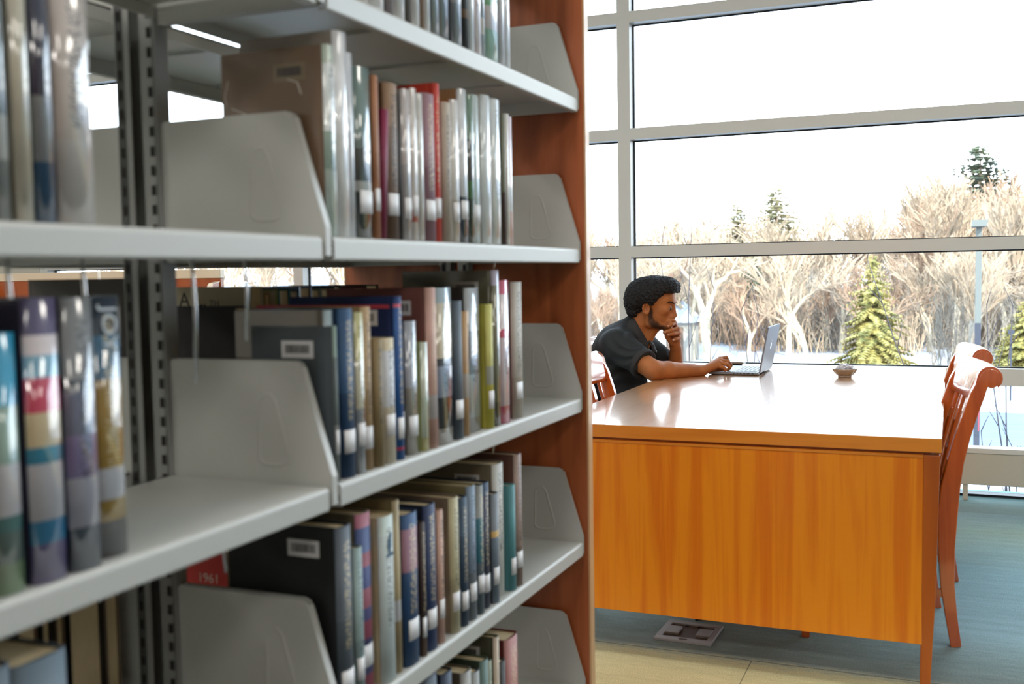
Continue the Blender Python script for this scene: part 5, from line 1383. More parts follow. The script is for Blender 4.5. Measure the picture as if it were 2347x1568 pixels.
# ----- jeans and shoes
J = Field((-1.66, 4.5, 0.04), (-.90, 5.10, .70), .005)
J.ell((-1.465, YC, .55), (.145, .178, .095), k=.03)
for s in (-1, 1):
    y = YC + s * .095
    J.cap((-1.44, y, .532), (-1.02, y + s * .06, .532), .088, .068, k=.03)
    J.cap((-1.02, y + s * .06, .53), (-1.00, y + s * .06, .10), .066, .055, k=.02)
J.noise(tuple(J.lo), tuple(J.lo + J.n * J.h), .04, .004, 3)
J.half((0, 0, .075), (0, 0, -1), (-1.7, 4.4, 0), (-.8, 5.2, .08))
M['denim'] = mat('denim', lin(34, 44, 66), .85, bump=.3, bscale=600)
J.build('jeans', M['denim'], person, PO)
for s in (-1, 1):
    K = Field((-1.08, YC + s * .155 - .09, -.003), (-.84, YC + s * .175 + .09, .13), .004)
    y = YC + s * .155
    K.cap((-1.02, y, .05), (-.905, y + s * .02, .042), .044, .040, k=.03); K.cap((-1.01, y, .06), (-1.01, y, .09), .045, .045, k=.02)
    K.half((0, 0, .004), (0, 0, -1), (-1.2, 4.4, -.1), (-.7, 5.3, .004))
    K.build('shoe', M['black'], person, PO)

# ---------------------------------------------------------------- outside : snow, trees, lamp post, shed
GZ = -3.5
M['snow'] = mat('snow', lin(148, 152, 160), .7, spec=.3, bump=.4, bscale=2.5, var=.04, vscale=.4)
M['asphalt'] = mat('asphalt', lin(78, 90, 108), .7, var=.12, vscale=1.2, vstretch=(1, 4, 1))
M['bark'] = mat('pale_bark', lin(172, 161, 139), .9, var=.25, vscale=3)
M['bark_grey'] = mat('grey_bark', lin(123, 117, 108), .9, var=.25, vscale=3)
M['twig'] = mat('tan_twig', lin(154, 137, 117), .9, var=.2, vscale=.7)
M['twig_red'] = mat('russet_twig', lin(142, 118, 98), .9, var=.2, vscale=.7)
M['trunk'] = mat('brown_bark', lin(92, 72, 60), .9, var=.35, vscale=6, vstretch=(1, 1, .2))
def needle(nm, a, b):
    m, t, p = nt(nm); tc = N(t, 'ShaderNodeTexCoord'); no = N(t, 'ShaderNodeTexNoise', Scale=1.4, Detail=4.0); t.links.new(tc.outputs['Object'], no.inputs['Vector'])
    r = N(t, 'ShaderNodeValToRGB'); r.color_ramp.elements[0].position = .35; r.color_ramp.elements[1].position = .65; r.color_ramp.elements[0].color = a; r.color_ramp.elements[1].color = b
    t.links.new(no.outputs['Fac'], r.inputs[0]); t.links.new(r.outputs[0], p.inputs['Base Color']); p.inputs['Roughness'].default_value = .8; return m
M['needle_y'] = needle('yellow_green_needles', lin(84, 88, 44), lin(160, 148, 84))
M['needle_d'] = needle('dark_green_needles', lin(40, 56, 50), lin(84, 94, 66))
M['stone'] = mat('pale_stone', lin(128, 125, 118), .8, var=.1, vscale=2)

# ground: flat near the building, rising gently behind the tree line
def gh(x, y):
    r = max(0, y - 62); h = GZ + .035 * r + .10 * sin(x * .11 + 1) * min(1, max(0, (y - 34) / 20)) + .08 * sin(y * .21 + x * .07) * min(1, max(0, (y - 34) / 20))
    return h
gb = MB(); nx, ny = 60, 60
vs = []
for j in range(ny + 1):
    for i in range(nx + 1):
        y = 6.35 + (j / ny) ** 1.6 * 190; x = -130 + 230 * i / nx
        vs.append((x, y, gh(x, y)))
fs = [(j * (nx + 1) + i, j * (nx + 1) + i + 1, (j + 1) * (nx + 1) + i + 1, (j + 1) * (nx + 1) + i) for j in range(ny) for i in range(nx)]
gb.add(vs, fs, 0, True)
o = gb.build('ground', M['snow']); o['kind'] = 'structure'
o = MB().box(-30, 60, 26.9, 36.8, GZ + .0, GZ + .03).build('road', M['asphalt']); o['kind'] = 'structure'
o = MB().box(-9.2, 6.2, 6.21, 6.34, -3.6, -.13).build('foundation_wall', M['stone']); o['kind'] = 'structure'

def tube3(V, Fc, a, b, ra, rb):
    d = (b - a); L = d.length
    if L < 1e-5: return
    d /= L; u = d.orthogonal().normalized(); w = d.cross(u); k = len(V)
    for p, r in ((a, ra), (b, rb)):
        for t_ in (0, 2.094, 4.189): V.append(p + (u * cos(t_) + w * sin(t_)) * r)
    for i in range(3):
        j = (i + 1) % 3; Fc.append((k + i, k + j, k + 3 + j, k + 3 + i))
def bare_tree(seed, H=11, spread=.55, depth=6, trunk=.2, up=.25, kids=(2, 3), first=.22, minr=.011):
    r = random.Random(seed); VT, FT, VB, FB = [], [], [], []
    def grow(p, d, L, rad, lev):
        n = 3 if lev < 3 else 2; q = p; dd = d.copy()
        pts = [(p.copy(), rad)]
        for i in range(n):
            dd = (dd + Vector((r.gauss(0, .10), r.gauss(0, .10), r.gauss(0, .06) + up * .12))).normalized()
            q = q + dd * (L / n); pts.append((q.copy(), rad * (1 - .35 * (i + 1) / n)))
        V, Fc = (VT, FT) if lev < 2 else (VB, FB)
        for (a, ra), (b, rb) in zip(pts, pts[1:]): tube3(V, Fc, a, b, max(ra, minr), max(rb, minr))
        if lev >= depth: return
        m = r.randint(*kids) + (1 if lev in (1, 2) else 0)
        for i in range(m):
            t_ = r.uniform(.45, 1.0) if i else 1.0
            k = min(int(t_ * n), n - 1); base = pts[k][0].lerp(pts[k + 1][0], t_ * n - k)
            s_ = spread * r.uniform(.6, 1.3)
            ax = Vector((r.gauss(0, 1), r.gauss(0, 1), r.gauss(0, .4))).normalized()
            nd = (dd + ax * s_).normalized(); nd.z += up * .4; nd.normalize()
            grow(base, nd, L * r.uniform(.6, .82), rad * (.62 if i else .72), lev + 1)
    grow(Vector((0, 0, -.1)), Vector((0, 0, 1)), H * first, trunk, 0)
    return VT, FT, VB, FB
def mk(name, V, Fc, m):
    me = bpy.data.meshes.new(name); me.from_pydata([tuple(v) for v in V], [], Fc); me.materials.append(m); return me
class Proto: pass
def proto_tree(seed, mt, mb_, **kw):
    VT, FT, VB, FB = bare_tree(seed, **kw); q = Proto(); q.parts = [('trunk', mk('trunk', VT, FT, mt)), ('branches', mk('branches', VB, FB, mb_))]; return q
def brush(seed, H, nst, m, sp=1.2, w=.02):
    """multi-stemmed shrub: a fan of upright wands with side twigs"""
    r = random.Random(seed); V, Fc = [], []
    for i in range(nst):
        a = r.uniform(0, 2 * pi); q = Vector((r.uniform(-.5, .5) * sp, r.uniform(-.5, .5) * sp, -.1)); d = Vector((cos(a) * r.uniform(.03, .38), sin(a) * r.uniform(.03, .38), 1)).normalized()
        L = H * r.uniform(.55, 1.05); n = 5
        for k in range(n):
            e = q + d * (L / n); tube3(V, Fc, q, e, w * (1 - k / n * .7), w * (1 - (k + 1) / n * .7)); q = e
            d = (d + Vector((r.gauss(0, .05), r.gauss(0, .05), .02))).normalized()
            if k > 0:
                for z in range(2):
                    dd = (d + Vector((r.gauss(0, .4), r.gauss(0, .4), .1))).normalized(); tube3(V, Fc, q, q + dd * L * r.uniform(.08, .2), w * .5, w * .25)
    p = Proto(); p.parts = [('stems', mk('stems', V, Fc, m))]; return p
def conifer(seed, H, R, m, droop=.25, dens=1.0, gap=.0):
    r = random.Random(seed); V, Fc = [], []
    VT, FT = [], []; tube3(VT, FT, Vector((0, 0, -.1)), Vector((0, 0, H * .97)), .02 * H, .01)
    z = H * .04
    while z < H * .985:
        f = 1 - z / H; rad = R * (f ** .8) * r.uniform(.8, 1.1) + .16
        nb = int((7 + 9 * f) * dens)
        for i in range(nb):
            if r.random() < gap: continue
            a = r.uniform(0, 2 * pi); L = rad * r.uniform(.65, 1.1)
            d = Vector((cos(a), sin(a), -droop * r.uniform(.3, 1.2) + .25 * (1 - f))).normalized()
            q = Vector((0, 0, z + r.uniform(-.1, .1))); side = Vector((-sin(a), cos(a), 0))
            n = max(3, int(L / .22))
            for k in range(n):
                t_ = (k + .6) / n; c = q + d * L * t_; c.z -= .12 * L * t_ * t_
                wd = .34 * L * (1 - t_ * .75) * r.uniform(.6, 1.2)
                for s_ in (-1, 1):
                    e = c + side * s_ * wd + d * wd * .7 + Vector((0, 0, -r.uniform(.02, .22) * wd)); b = len(V)
                    h = .10 + .07 * r.random()
                    V += [c + Vector((0, 0, h * .5)), c - Vector((0, 0, h)) + d * .05, e, c + d * .16]
                    Fc += [(b, b + 1, b + 2), (b, b + 2, b + 3)]
        z += H * .012 + .04
    p = Proto(); p.parts = [('trunk', mk('trunk', VT, FT, M['trunk'])), ('foliage', mk('foliage', V, Fc, m))]; return p
def place(P, name, label, cat, x, y, s=1, rz=0, group=None, sx=1, z=None):
    t = thing(name, label, cat, (x, y, gh(x, y) if z is None else z), rz, group); t.scale = (s * sx, s * sx, s)
    for n_, me in P.parts:
        o = bpy.data.objects.new(n_, me); link(o, t)
    return t
T1 = proto_tree(3, M['bark'], M['twig'], H=11, depth=6, spread=.5, minr=.008)
T2 = proto_tree(8, M['bark_grey'], M['twig'], H=12, depth=6, spread=.42, up=.4, minr=.008)
T3 = proto_tree(14, M['bark'], M['twig_red'], H=10, depth=6, spread=.6, minr=.008)
T4 = proto_tree(21, M['bark'], M['twig'], H=8, depth=6, spread=.75, first=.22, trunk=.17, up=.2, minr=.007)
B1 = brush(31, 3.4, 90, M['twig'], 2.2); B2 = brush(33, 6.0, 120, M['twig_red'], 3.2, .028); B3 = brush(35, 5.5, 110, M['bark_grey'], 3.0, .026)
K1 = conifer(41, 7.6, 2.9, M['needle_y'], gap=.38, dens=1.0, droop=.4); K2 = conifer(42, 10, 2.6, M['needle_d'], gap=.3, dens=1.0)
M['needle_h'] = needle('hazed_needles', lin(110, 112, 84), lin(160, 150, 116)); K3 = conifer(47, 10, 2.8, M['needle_h'], gap=.3, dens=.9)  # distance haze put into the needle colour

place(K1, 'evergreen_tree', 'yellow-green evergreen standing alone in the snow behind the table', 'tree', -3.11, 47.00, 0.694, 2.84, None, 1.00)
place(K2, 'evergreen_tree', 'tall dark spruce rising above the russet shrubs at the right', 'tree', 2.03, 95.00, 1.330, 3.52, None, 2.30)
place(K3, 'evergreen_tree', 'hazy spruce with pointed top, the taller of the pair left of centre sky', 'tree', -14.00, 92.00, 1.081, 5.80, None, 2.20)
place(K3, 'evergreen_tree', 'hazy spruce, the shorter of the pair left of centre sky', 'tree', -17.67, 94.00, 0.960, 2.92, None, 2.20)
place(K2, 'evergreen_tree', 'dark evergreen half hidden in bare branches right of the person', 'tree', -11.38, 66.00, 0.549, 3.19, None, 1.15)
place(K1, 'evergreen_tree', 'low green evergreen at the right edge of the window', 'tree', 2.67, 46.00, 0.442, 3.69, None, 1.30)
place(K1, 'evergreen_tree', 'olive evergreen shrub left of the right window edge', 'tree', 2.46, 52.00, 0.275, 1.16, None, 1.60)
place(T1, 'bare_tree', 'pale many-branched bare tree above the laptop', 'tree', -6.22, 50.00, 0.825, 3.21, None, 1.00)
place(T2, 'bare_tree', 'grey multi-trunk tree beside the lamp post', 'tree', 0.56, 48.00, 0.728, 3.96, None, 1.00)
place(T2, 'bare_tree', 'second grey upright trunk just left of the lamp post', 'tree', 0.19, 50.00, 0.698, 4.98, None, 1.00)
place(T1, 'bare_tree', 'bare tree with white forked limbs seen left of the person', 'tree', -12.75, 40.00, 0.821, 0.59, None, 1.00)
place(T4, 'bare_tree', 'bare tree whose limbs spread over the small white shed', 'tree', -11.18, 52.00, 1.586, 1.91, None, 1.00)
place(T2, 'bare_tree', 'bare tree at the far right edge, above the chairs', 'tree', 3.18, 60.00, 1.153, 0.57, None, 1.00)
place(T3, 'bare_tree', 'russet-topped tree at the right of the tall dark spruce', 'tree', 3.16, 84.00, 1.572, 5.08, None, 1.00)
place(T1, 'bare_tree', 'bare tree between the hazy spruces and the laptop', 'tree', -10.04, 70.00, 1.093, 4.35, None, 1.00)
place(T2, 'bare_tree', 'thin pale tree with wide crown standing free against the sky', 'tree', -2.11, 82.00, 1.382, 0.26, None, 1.00)
place(T2, 'bare_tree', 'thin pale tree in front of the sky, left of the tall dark spruce', 'tree', -0.52, 86.00, 1.479, 6.17, None, 1.00)
place(T3, 'bare_tree', 'low reddish tree below the tall dark spruce', 'tree', 1.38, 74.00, 1.232, 6.06, None, 1.00)
place(B2, 'shrub', 'russet upright shrub thicket under the tall dark spruce', 'shrub', 1.06, 70.00, 1.297, 4.11, None, 1.10)
place(B2, 'shrub', 'second russet thicket, left of the lamp head', 'shrub', -0.05, 72.00, 1.190, 3.87, None, 1.20)
place(B3, 'shrub', 'grey-tan shrub clump behind the lamp post', 'shrub', 0.32, 50.00, 0.672, 0.99, None, 1.00)
place(T1, 'bare_tree', 'pale leafless tree in the wood beyond the snow', 'tree', -62.44, 68.24, 1.291, 3.77, 'leafless trees of the wood beyond the snow', 1.00)
place(T3, 'bare_tree', 'pale leafless tree in the wood beyond the snow', 'tree', -72.54, 80.45, 1.087, 4.02, 'leafless trees of the wood beyond the snow', 1.00)
place(T1, 'bare_tree', 'pale leafless tree in the wood beyond the snow', 'tree', -65.84, 76.00, 1.229, 6.25, 'leafless trees of the wood beyond the snow', 1.00)
place(T3, 'bare_tree', 'pale leafless tree in the wood beyond the snow', 'tree', -70.26, 81.44, 1.301, 0.44, 'leafless trees of the wood beyond the snow', 1.00)
place(T4, 'bare_tree', 'pale leafless tree in the wood beyond the snow', 'tree', -67.92, 80.26, 2.303, 0.11, 'leafless trees of the wood beyond the snow', 1.00)
place(T2, 'bare_tree', 'pale leafless tree in the wood beyond the snow', 'tree', -64.27, 78.96, 0.922, 6.16, 'leafless trees of the wood beyond the snow', 1.00)
place(T1, 'bare_tree', 'pale leafless tree in the wood beyond the snow', 'tree', -58.54, 74.36, 1.223, 2.12, 'leafless trees of the wood beyond the snow', 1.00)
place(T1, 'bare_tree', 'pale leafless tree in the wood beyond the snow', 'tree', -56.92, 72.98, 1.042, 1.55, 'leafless trees of the wood beyond the snow', 1.00)
place(T1, 'bare_tree', 'pale leafless tree in the wood beyond the snow', 'tree', -51.87, 69.62, 1.110, 1.18, 'leafless trees of the wood beyond the snow', 1.00)
place(T2, 'bare_tree', 'pale leafless tree in the wood beyond the snow', 'tree', -55.69, 76.14, 1.055, 6.22, 'leafless trees of the wood beyond the snow', 1.00)
place(T1, 'bare_tree', 'pale leafless tree in the wood beyond the snow', 'tree', -48.65, 68.01, 0.985, 2.48, 'leafless trees of the wood beyond the snow', 1.00)
place(T1, 'bare_tree', 'pale leafless tree in the wood beyond the snow', 'tree', -56.77, 81.67, 0.947, 1.62, 'leafless trees of the wood beyond the snow', 1.00)
place(T3, 'bare_tree', 'pale leafless tree in the wood beyond the snow', 'tree', -54.52, 80.36, 1.176, 1.31, 'leafless trees of the wood beyond the snow', 1.00)
place(T1, 'bare_tree', 'pale leafless tree in the wood beyond the snow', 'tree', -50.81, 78.19, 1.133, 6.02, 'leafless trees of the wood beyond the snow', 1.00)
place(T1, 'bare_tree', 'pale leafless tree in the wood beyond the snow', 'tree', -47.46, 75.74, 1.116, 1.95, 'leafless trees of the wood beyond the snow', 1.00)
place(T1, 'bare_tree', 'pale leafless tree in the wood beyond the snow', 'tree', -43.35, 71.65, 1.158, 5.91, 'leafless trees of the wood beyond the snow', 1.00)
place(T4, 'bare_tree', 'pale leafless tree in the wood beyond the snow', 'tree', -42.20, 71.15, 1.934, 0.65, 'leafless trees of the wood beyond the snow', 1.00)
place(T3, 'bare_tree', 'pale leafless tree in the wood beyond the snow', 'tree', -39.67, 68.62, 1.030, 5.17, 'leafless trees of the wood beyond the snow', 1.00)
place(T3, 'bare_tree', 'pale leafless tree in the wood beyond the snow', 'tree', -42.20, 77.54, 0.953, 0.79, 'leafless trees of the wood beyond the snow', 1.00)
place(T1, 'bare_tree', 'pale leafless tree in the wood beyond the snow', 'tree', -39.91, 75.67, 1.115, 1.28, 'leafless trees of the wood beyond the snow', 1.00)
place(T3, 'bare_tree', 'pale leafless tree in the wood beyond the snow', 'tree', -36.03, 68.27, 1.142, 1.77, 'leafless trees of the wood beyond the snow', 1.00)
place(T2, 'bare_tree', 'pale leafless tree in the wood beyond the snow', 'tree', -38.37, 76.50, 1.054, 2.08, 'leafless trees of the wood beyond the snow', 1.00)
place(T1, 'bare_tree', 'pale leafless tree in the wood beyond the snow', 'tree', -39.27, 79.73, 1.154, 0.11, 'leafless trees of the wood beyond the snow', 1.00)
place(T3, 'bare_tree', 'pale leafless tree in the wood beyond the snow', 'tree', -38.22, 82.56, 1.222, 3.03, 'leafless trees of the wood beyond the snow', 1.00)
place(T3, 'bare_tree', 'pale leafless tree in the wood beyond the snow', 'tree', -35.82, 79.69, 1.193, 2.31, 'leafless trees of the wood beyond the snow', 1.00)
place(T2, 'bare_tree', 'pale leafless tree in the wood beyond the snow', 'tree', -29.86, 68.71, 0.832, 4.30, 'leafless trees of the wood beyond the snow', 1.00)
place(T4, 'bare_tree', 'pale leafless tree in the wood beyond the snow', 'tree', -34.20, 82.41, 2.178, 0.09, 'leafless trees of the wood beyond the snow', 1.00)
place(T4, 'bare_tree', 'pale leafless tree in the wood beyond the snow', 'tree', -31.96, 78.60, 1.835, 4.02, 'leafless trees of the wood beyond the snow', 1.00)
place(T4, 'bare_tree', 'pale leafless tree in the wood beyond the snow', 'tree', -31.69, 83.89, 1.948, 3.65, 'leafless trees of the wood beyond the snow', 1.00)
place(T1, 'bare_tree', 'pale leafless tree in the wood beyond the snow', 'tree', -28.14, 75.05, 0.933, 3.78, 'leafless trees of the wood beyond the snow', 1.00)
place(T2, 'bare_tree', 'pale leafless tree in the wood beyond the snow', 'tree', -26.11, 75.70, 1.009, 4.15, 'leafless trees of the wood beyond the snow', 1.00)
place(T1, 'bare_tree', 'pale leafless tree in the wood beyond the snow', 'tree', -25.18, 75.78, 1.089, 3.26, 'leafless trees of the wood beyond the snow', 1.00)
place(T3, 'bare_tree', 'pale leafless tree in the wood beyond the snow', 'tree', -24.96, 80.06, 1.030, 2.05, 'leafless trees of the wood beyond the snow', 1.00)
place(T2, 'bare_tree', 'pale leafless tree in the wood beyond the snow', 'tree', -23.51, 78.65, 0.818, 1.26, 'leafless trees of the wood beyond the snow', 1.00)
place(T2, 'bare_tree', 'pale leafless tree in the wood beyond the snow', 'tree', -20.82, 71.43, 0.887, 0.86, 'leafless trees of the wood beyond the snow', 1.00)
place(T1, 'bare_tree', 'pale leafless tree in the wood beyond the snow', 'tree', -20.15, 75.94, 0.928, 1.74, 'leafless trees of the wood beyond the snow', 1.00)
place(T4, 'bare_tree', 'pale leafless tree in the wood beyond the snow', 'tree', -17.74, 70.71, 1.835, 5.22, 'leafless trees of the wood beyond the snow', 1.00)
place(T1, 'bare_tree', 'pale leafless tree in the wood beyond the snow', 'tree', -18.29, 74.12, 0.976, 5.27, 'leafless trees of the wood beyond the snow', 1.00)
place(T4, 'bare_tree', 'pale leafless tree in the wood beyond the snow', 'tree', -18.71, 83.71, 1.897, 1.75, 'leafless trees of the wood beyond the snow', 1.00)
place(T3, 'bare_tree', 'pale leafless tree in the wood beyond the snow', 'tree', -16.93, 77.72, 0.975, 4.97, 'leafless trees of the wood beyond the snow', 1.00)
place(T2, 'bare_tree', 'pale leafless tree in the wood beyond the snow', 'tree', -14.04, 68.31, 0.901, 4.83, 'leafless trees of the wood beyond the snow', 1.00)
place(T2, 'bare_tree', 'pale leafless tree in the wood beyond the snow', 'tree', -12.89, 72.26, 0.812, 0.72, 'leafless trees of the wood beyond the snow', 1.00)
place(T1, 'bare_tree', 'pale leafless tree in the wood beyond the snow', 'tree', -11.68, 69.74, 0.917, 6.02, 'leafless trees of the wood beyond the snow', 1.00)
place(T2, 'bare_tree', 'pale leafless tree in the wood beyond the snow', 'tree', -12.84, 78.95, 0.794, 4.49, 'leafless trees of the wood beyond the snow', 1.00)
place(T1, 'bare_tree', 'pale leafless tree in the wood beyond the snow', 'tree', -12.02, 80.08, 0.889, 1.71, 'leafless trees of the wood beyond the snow', 1.00)
place(T1, 'bare_tree', 'pale leafless tree in the wood beyond the snow', 'tree', -9.10, 73.53, 0.937, 1.00, 'leafless trees of the wood beyond the snow', 1.00)
place(T2, 'bare_tree', 'pale leafless tree in the wood beyond the snow', 'tree', -9.09, 81.58, 0.946, 4.54, 'leafless trees of the wood beyond the snow', 1.00)
place(T4, 'bare_tree', 'pale leafless tree in the wood beyond the snow', 'tree', -6.94, 70.08, 1.862, 0.04, 'leafless trees of the wood beyond the snow', 1.00)
place(T1, 'bare_tree', 'pale leafless tree in the wood beyond the snow', 'tree', -6.54, 76.80, 0.853, 2.91, 'leafless trees of the wood beyond the snow', 1.00)
place(T2, 'bare_tree', 'pale leafless tree in the wood beyond the snow', 'tree', -5.76, 78.42, 0.929, 5.01, 'leafless trees of the wood beyond the snow', 1.00)
place(T1, 'bare_tree', 'pale leafless tree in the wood beyond the snow', 'tree', -4.99, 82.79, 0.983, 6.16, 'leafless trees of the wood beyond the snow', 1.00)
place(T1, 'bare_tree', 'pale leafless tree in the wood beyond the snow', 'tree', -3.95, 83.64, 0.786, 1.64, 'leafless trees of the wood beyond the snow', 1.00)
place(T1, 'bare_tree', 'pale leafless tree in the wood beyond the snow', 'tree', -3.75, 79.49, 1.268, 2.77, 'leafless trees of the wood beyond the snow', 1.00)
place(T3, 'bare_tree', 'pale leafless tree in the wood beyond the snow', 'tree', -2.73, 76.80, 1.229, 5.08, 'leafless trees of the wood beyond the snow', 1.00)
place(T1, 'bare_tree', 'pale leafless tree in the wood beyond the snow', 'tree', -1.30, 69.02, 1.282, 4.95, 'leafless trees of the wood beyond the snow', 1.00)
place(T2, 'bare_tree', 'pale leafless tree in the wood beyond the snow', 'tree', 0.10, 70.25, 0.887, 3.25, 'leafless trees of the wood beyond the snow', 1.00)
place(T4, 'bare_tree', 'pale leafless tree in the wood beyond the snow', 'tree', 0.60, 78.85, 1.846, 5.96, 'leafless trees of the wood beyond the snow', 1.00)
place(T2, 'bare_tree', 'pale leafless tree in the wood beyond the snow', 'tree', 1.42, 69.38, 1.070, 5.22, 'leafless trees of the wood beyond the snow', 1.00)
place(T2, 'bare_tree', 'pale leafless tree in the wood beyond the snow', 'tree', 2.79, 76.98, 1.053, 3.52, 'leafless trees of the wood beyond the snow', 1.00)
place(T4, 'bare_tree', 'pale leafless tree in the wood beyond the snow', 'tree', 3.52, 72.99, 1.812, 3.83, 'leafless trees of the wood beyond the snow', 1.00)
place(T2, 'bare_tree', 'pale leafless tree in the wood beyond the snow', 'tree', 4.01, 72.87, 0.881, 3.60, 'leafless trees of the wood beyond the snow', 1.00)
place(T1, 'bare_tree', 'pale leafless tree in the wood beyond the snow', 'tree', 4.24, 71.22, 1.278, 2.37, 'leafless trees of the wood beyond the snow', 1.00)
place(T1, 'bare_tree', 'pale leafless tree in the wood beyond the snow', 'tree', 5.83, 76.61, 1.134, 5.03, 'leafless trees of the wood beyond the snow', 1.00)
place(T4, 'bare_tree', 'pale leafless tree in the wood beyond the snow', 'tree', 6.49, 77.01, 2.427, 5.85, 'leafless trees of the wood beyond the snow', 1.00)
place(T4, 'bare_tree', 'pale leafless tree in the wood beyond the snow', 'tree', 7.49, 75.34, 2.273, 0.80, 'leafless trees of the wood beyond the snow', 1.00)
place(T4, 'bare_tree', 'pale leafless tree in the wood beyond the snow', 'tree', 7.92, 74.94, 2.082, 2.63, 'leafless trees of the wood beyond the snow', 1.00)
place(T3, 'bare_tree', 'pale leafless tree in the wood beyond the snow', 'tree', 8.57, 68.47, 1.267, 0.14, 'leafless trees of the wood beyond the snow', 1.00)
place(T2, 'bare_tree', 'pale leafless tree in the wood beyond the snow', 'tree', 9.22, 71.11, 1.174, 4.54, 'leafless trees of the wood beyond the snow', 1.00)
place(T2, 'bare_tree', 'faint leafless tree at the back of the wood', 'tree', -30.43, 90.40, 1.155, 0.77, 'faint trees at the back of the wood', 1.00)
place(T3, 'bare_tree', 'faint leafless tree at the back of the wood', 'tree', -30.35, 95.19, 1.068, 5.52, 'faint trees at the back of the wood', 1.00)
place(T2, 'bare_tree', 'faint leafless tree at the back of the wood', 'tree', -26.12, 86.42, 0.906, 3.38, 'faint trees at the back of the wood', 1.00)
place(T2, 'bare_tree', 'faint leafless tree at the back of the wood', 'tree', -28.45, 101.55, 1.008, 3.84, 'faint trees at the back of the wood', 1.00)
place(T2, 'bare_tree', 'faint leafless tree at the back of the wood', 'tree', -27.03, 101.42, 0.863, 2.18, 'faint trees at the back of the wood', 1.00)
place(T3, 'bare_tree', 'faint leafless tree at the back of the wood', 'tree', -22.91, 89.26, 0.978, 4.89, 'faint trees at the back of the wood', 1.00)
place(T1, 'bare_tree', 'faint leafless tree at the back of the wood', 'tree', -21.36, 89.50, 1.203, 4.56, 'faint trees at the back of the wood', 1.00)
place(T1, 'bare_tree', 'faint leafless tree at the back of the wood', 'tree', -19.02, 90.67, 1.090, 3.41, 'faint trees at the back of the wood', 1.00)
place(T2, 'bare_tree', 'faint leafless tree at the back of the wood', 'tree', -19.47, 98.69, 1.013, 0.11, 'faint trees at the back of the wood', 1.00)
place(T3, 'bare_tree', 'faint leafless tree at the back of the wood', 'tree', -15.79, 89.62, 0.941, 0.72, 'faint trees at the back of the wood', 1.00)
place(T3, 'bare_tree', 'faint leafless tree at the back of the wood', 'tree', -15.65, 95.10, 1.082, 1.19, 'faint trees at the back of the wood', 1.00)
place(T1, 'bare_tree', 'faint leafless tree at the back of the wood', 'tree', -12.85, 87.27, 1.192, 3.85, 'faint trees at the back of the wood', 1.00)
place(T2, 'bare_tree', 'faint leafless tree at the back of the wood', 'tree', -14.37, 102.29, 1.081, 1.28, 'faint trees at the back of the wood', 1.00)
place(T3, 'bare_tree', 'faint leafless tree at the back of the wood', 'tree', -12.75, 101.12, 0.907, 0.39, 'faint trees at the back of the wood', 1.00)
place(T2, 'bare_tree', 'faint leafless tree at the back of the wood', 'tree', -11.39, 103.13, 1.092, 2.45, 'faint trees at the back of the wood', 1.00)
place(T3, 'bare_tree', 'faint leafless tree at the back of the wood', 'tree', -8.18, 93.68, 1.072, 0.08, 'faint trees at the back of the wood', 1.00)
place(T2, 'bare_tree', 'faint leafless tree at the back of the wood', 'tree', -7.34, 98.62, 1.033, 4.64, 'faint trees at the back of the wood', 1.00)
place(T2, 'bare_tree', 'faint leafless tree at the back of the wood', 'tree', -6.05, 93.30, 0.891, 4.98, 'faint trees at the back of the wood', 1.00)
place(T1, 'bare_tree', 'faint leafless tree at the back of the wood', 'tree', -3.76, 91.83, 1.234, 5.41, 'faint trees at the back of the wood', 1.00)
place(T2, 'bare_tree', 'faint leafless tree at the back of the wood', 'tree', -3.30, 97.33, 1.253, 3.67, 'faint trees at the back of the wood', 1.00)
place(T3, 'bare_tree', 'faint leafless tree at the back of the wood', 'tree', -1.89, 92.14, 1.526, 4.67, 'faint trees at the back of the wood', 1.00)
place(T2, 'bare_tree', 'faint leafless tree at the back of the wood', 'tree', -0.28, 88.88, 1.396, 3.38, 'faint trees at the back of the wood', 1.00)
place(T2, 'bare_tree', 'faint leafless tree at the back of the wood', 'tree', 1.12, 92.66, 1.124, 4.54, 'faint trees at the back of the wood', 1.00)
place(T3, 'bare_tree', 'faint leafless tree at the back of the wood', 'tree', 1.90, 87.27, 1.462, 5.58, 'faint trees at the back of the wood', 1.00)
place(T1, 'bare_tree', 'faint leafless tree at the back of the wood', 'tree', 4.89, 103.83, 1.526, 4.18, 'faint trees at the back of the wood', 1.00)
place(T2, 'bare_tree', 'faint leafless tree at the back of the wood', 'tree', 5.08, 92.08, 1.188, 2.45, 'faint trees at the back of the wood', 1.00)
place(T2, 'bare_tree', 'faint leafless tree at the back of the wood', 'tree', 7.45, 104.00, 1.151, 6.15, 'faint trees at the back of the wood', 1.00)
place(T1, 'bare_tree', 'faint leafless tree at the back of the wood', 'tree', 6.76, 86.41, 1.188, 2.52, 'faint trees at the back of the wood', 1.00)
place(T2, 'bare_tree', 'faint leafless tree at the back of the wood', 'tree', 7.66, 86.91, 1.122, 1.62, 'faint trees at the back of the wood', 1.00)
place(T3, 'bare_tree', 'faint leafless tree at the back of the wood', 'tree', 9.79, 90.96, 1.309, 6.07, 'faint trees at the back of the wood', 1.00)
place(T1, 'bare_tree', 'faint leafless tree at the back of the wood', 'tree', 11.96, 96.22, 1.236, 0.48, 'faint trees at the back of the wood', 1.00)
place(T1, 'bare_tree', 'faint leafless tree at the back of the wood', 'tree', 13.41, 96.76, 1.352, 2.42, 'faint trees at the back of the wood', 1.00)
place(B2, 'shrub', 'tangled leafless shrub at the foot of the wood', 'shrub', -24.65, 71.64, 0.569, 3.11, 'leafless shrubs at the foot of the wood', 1.46)
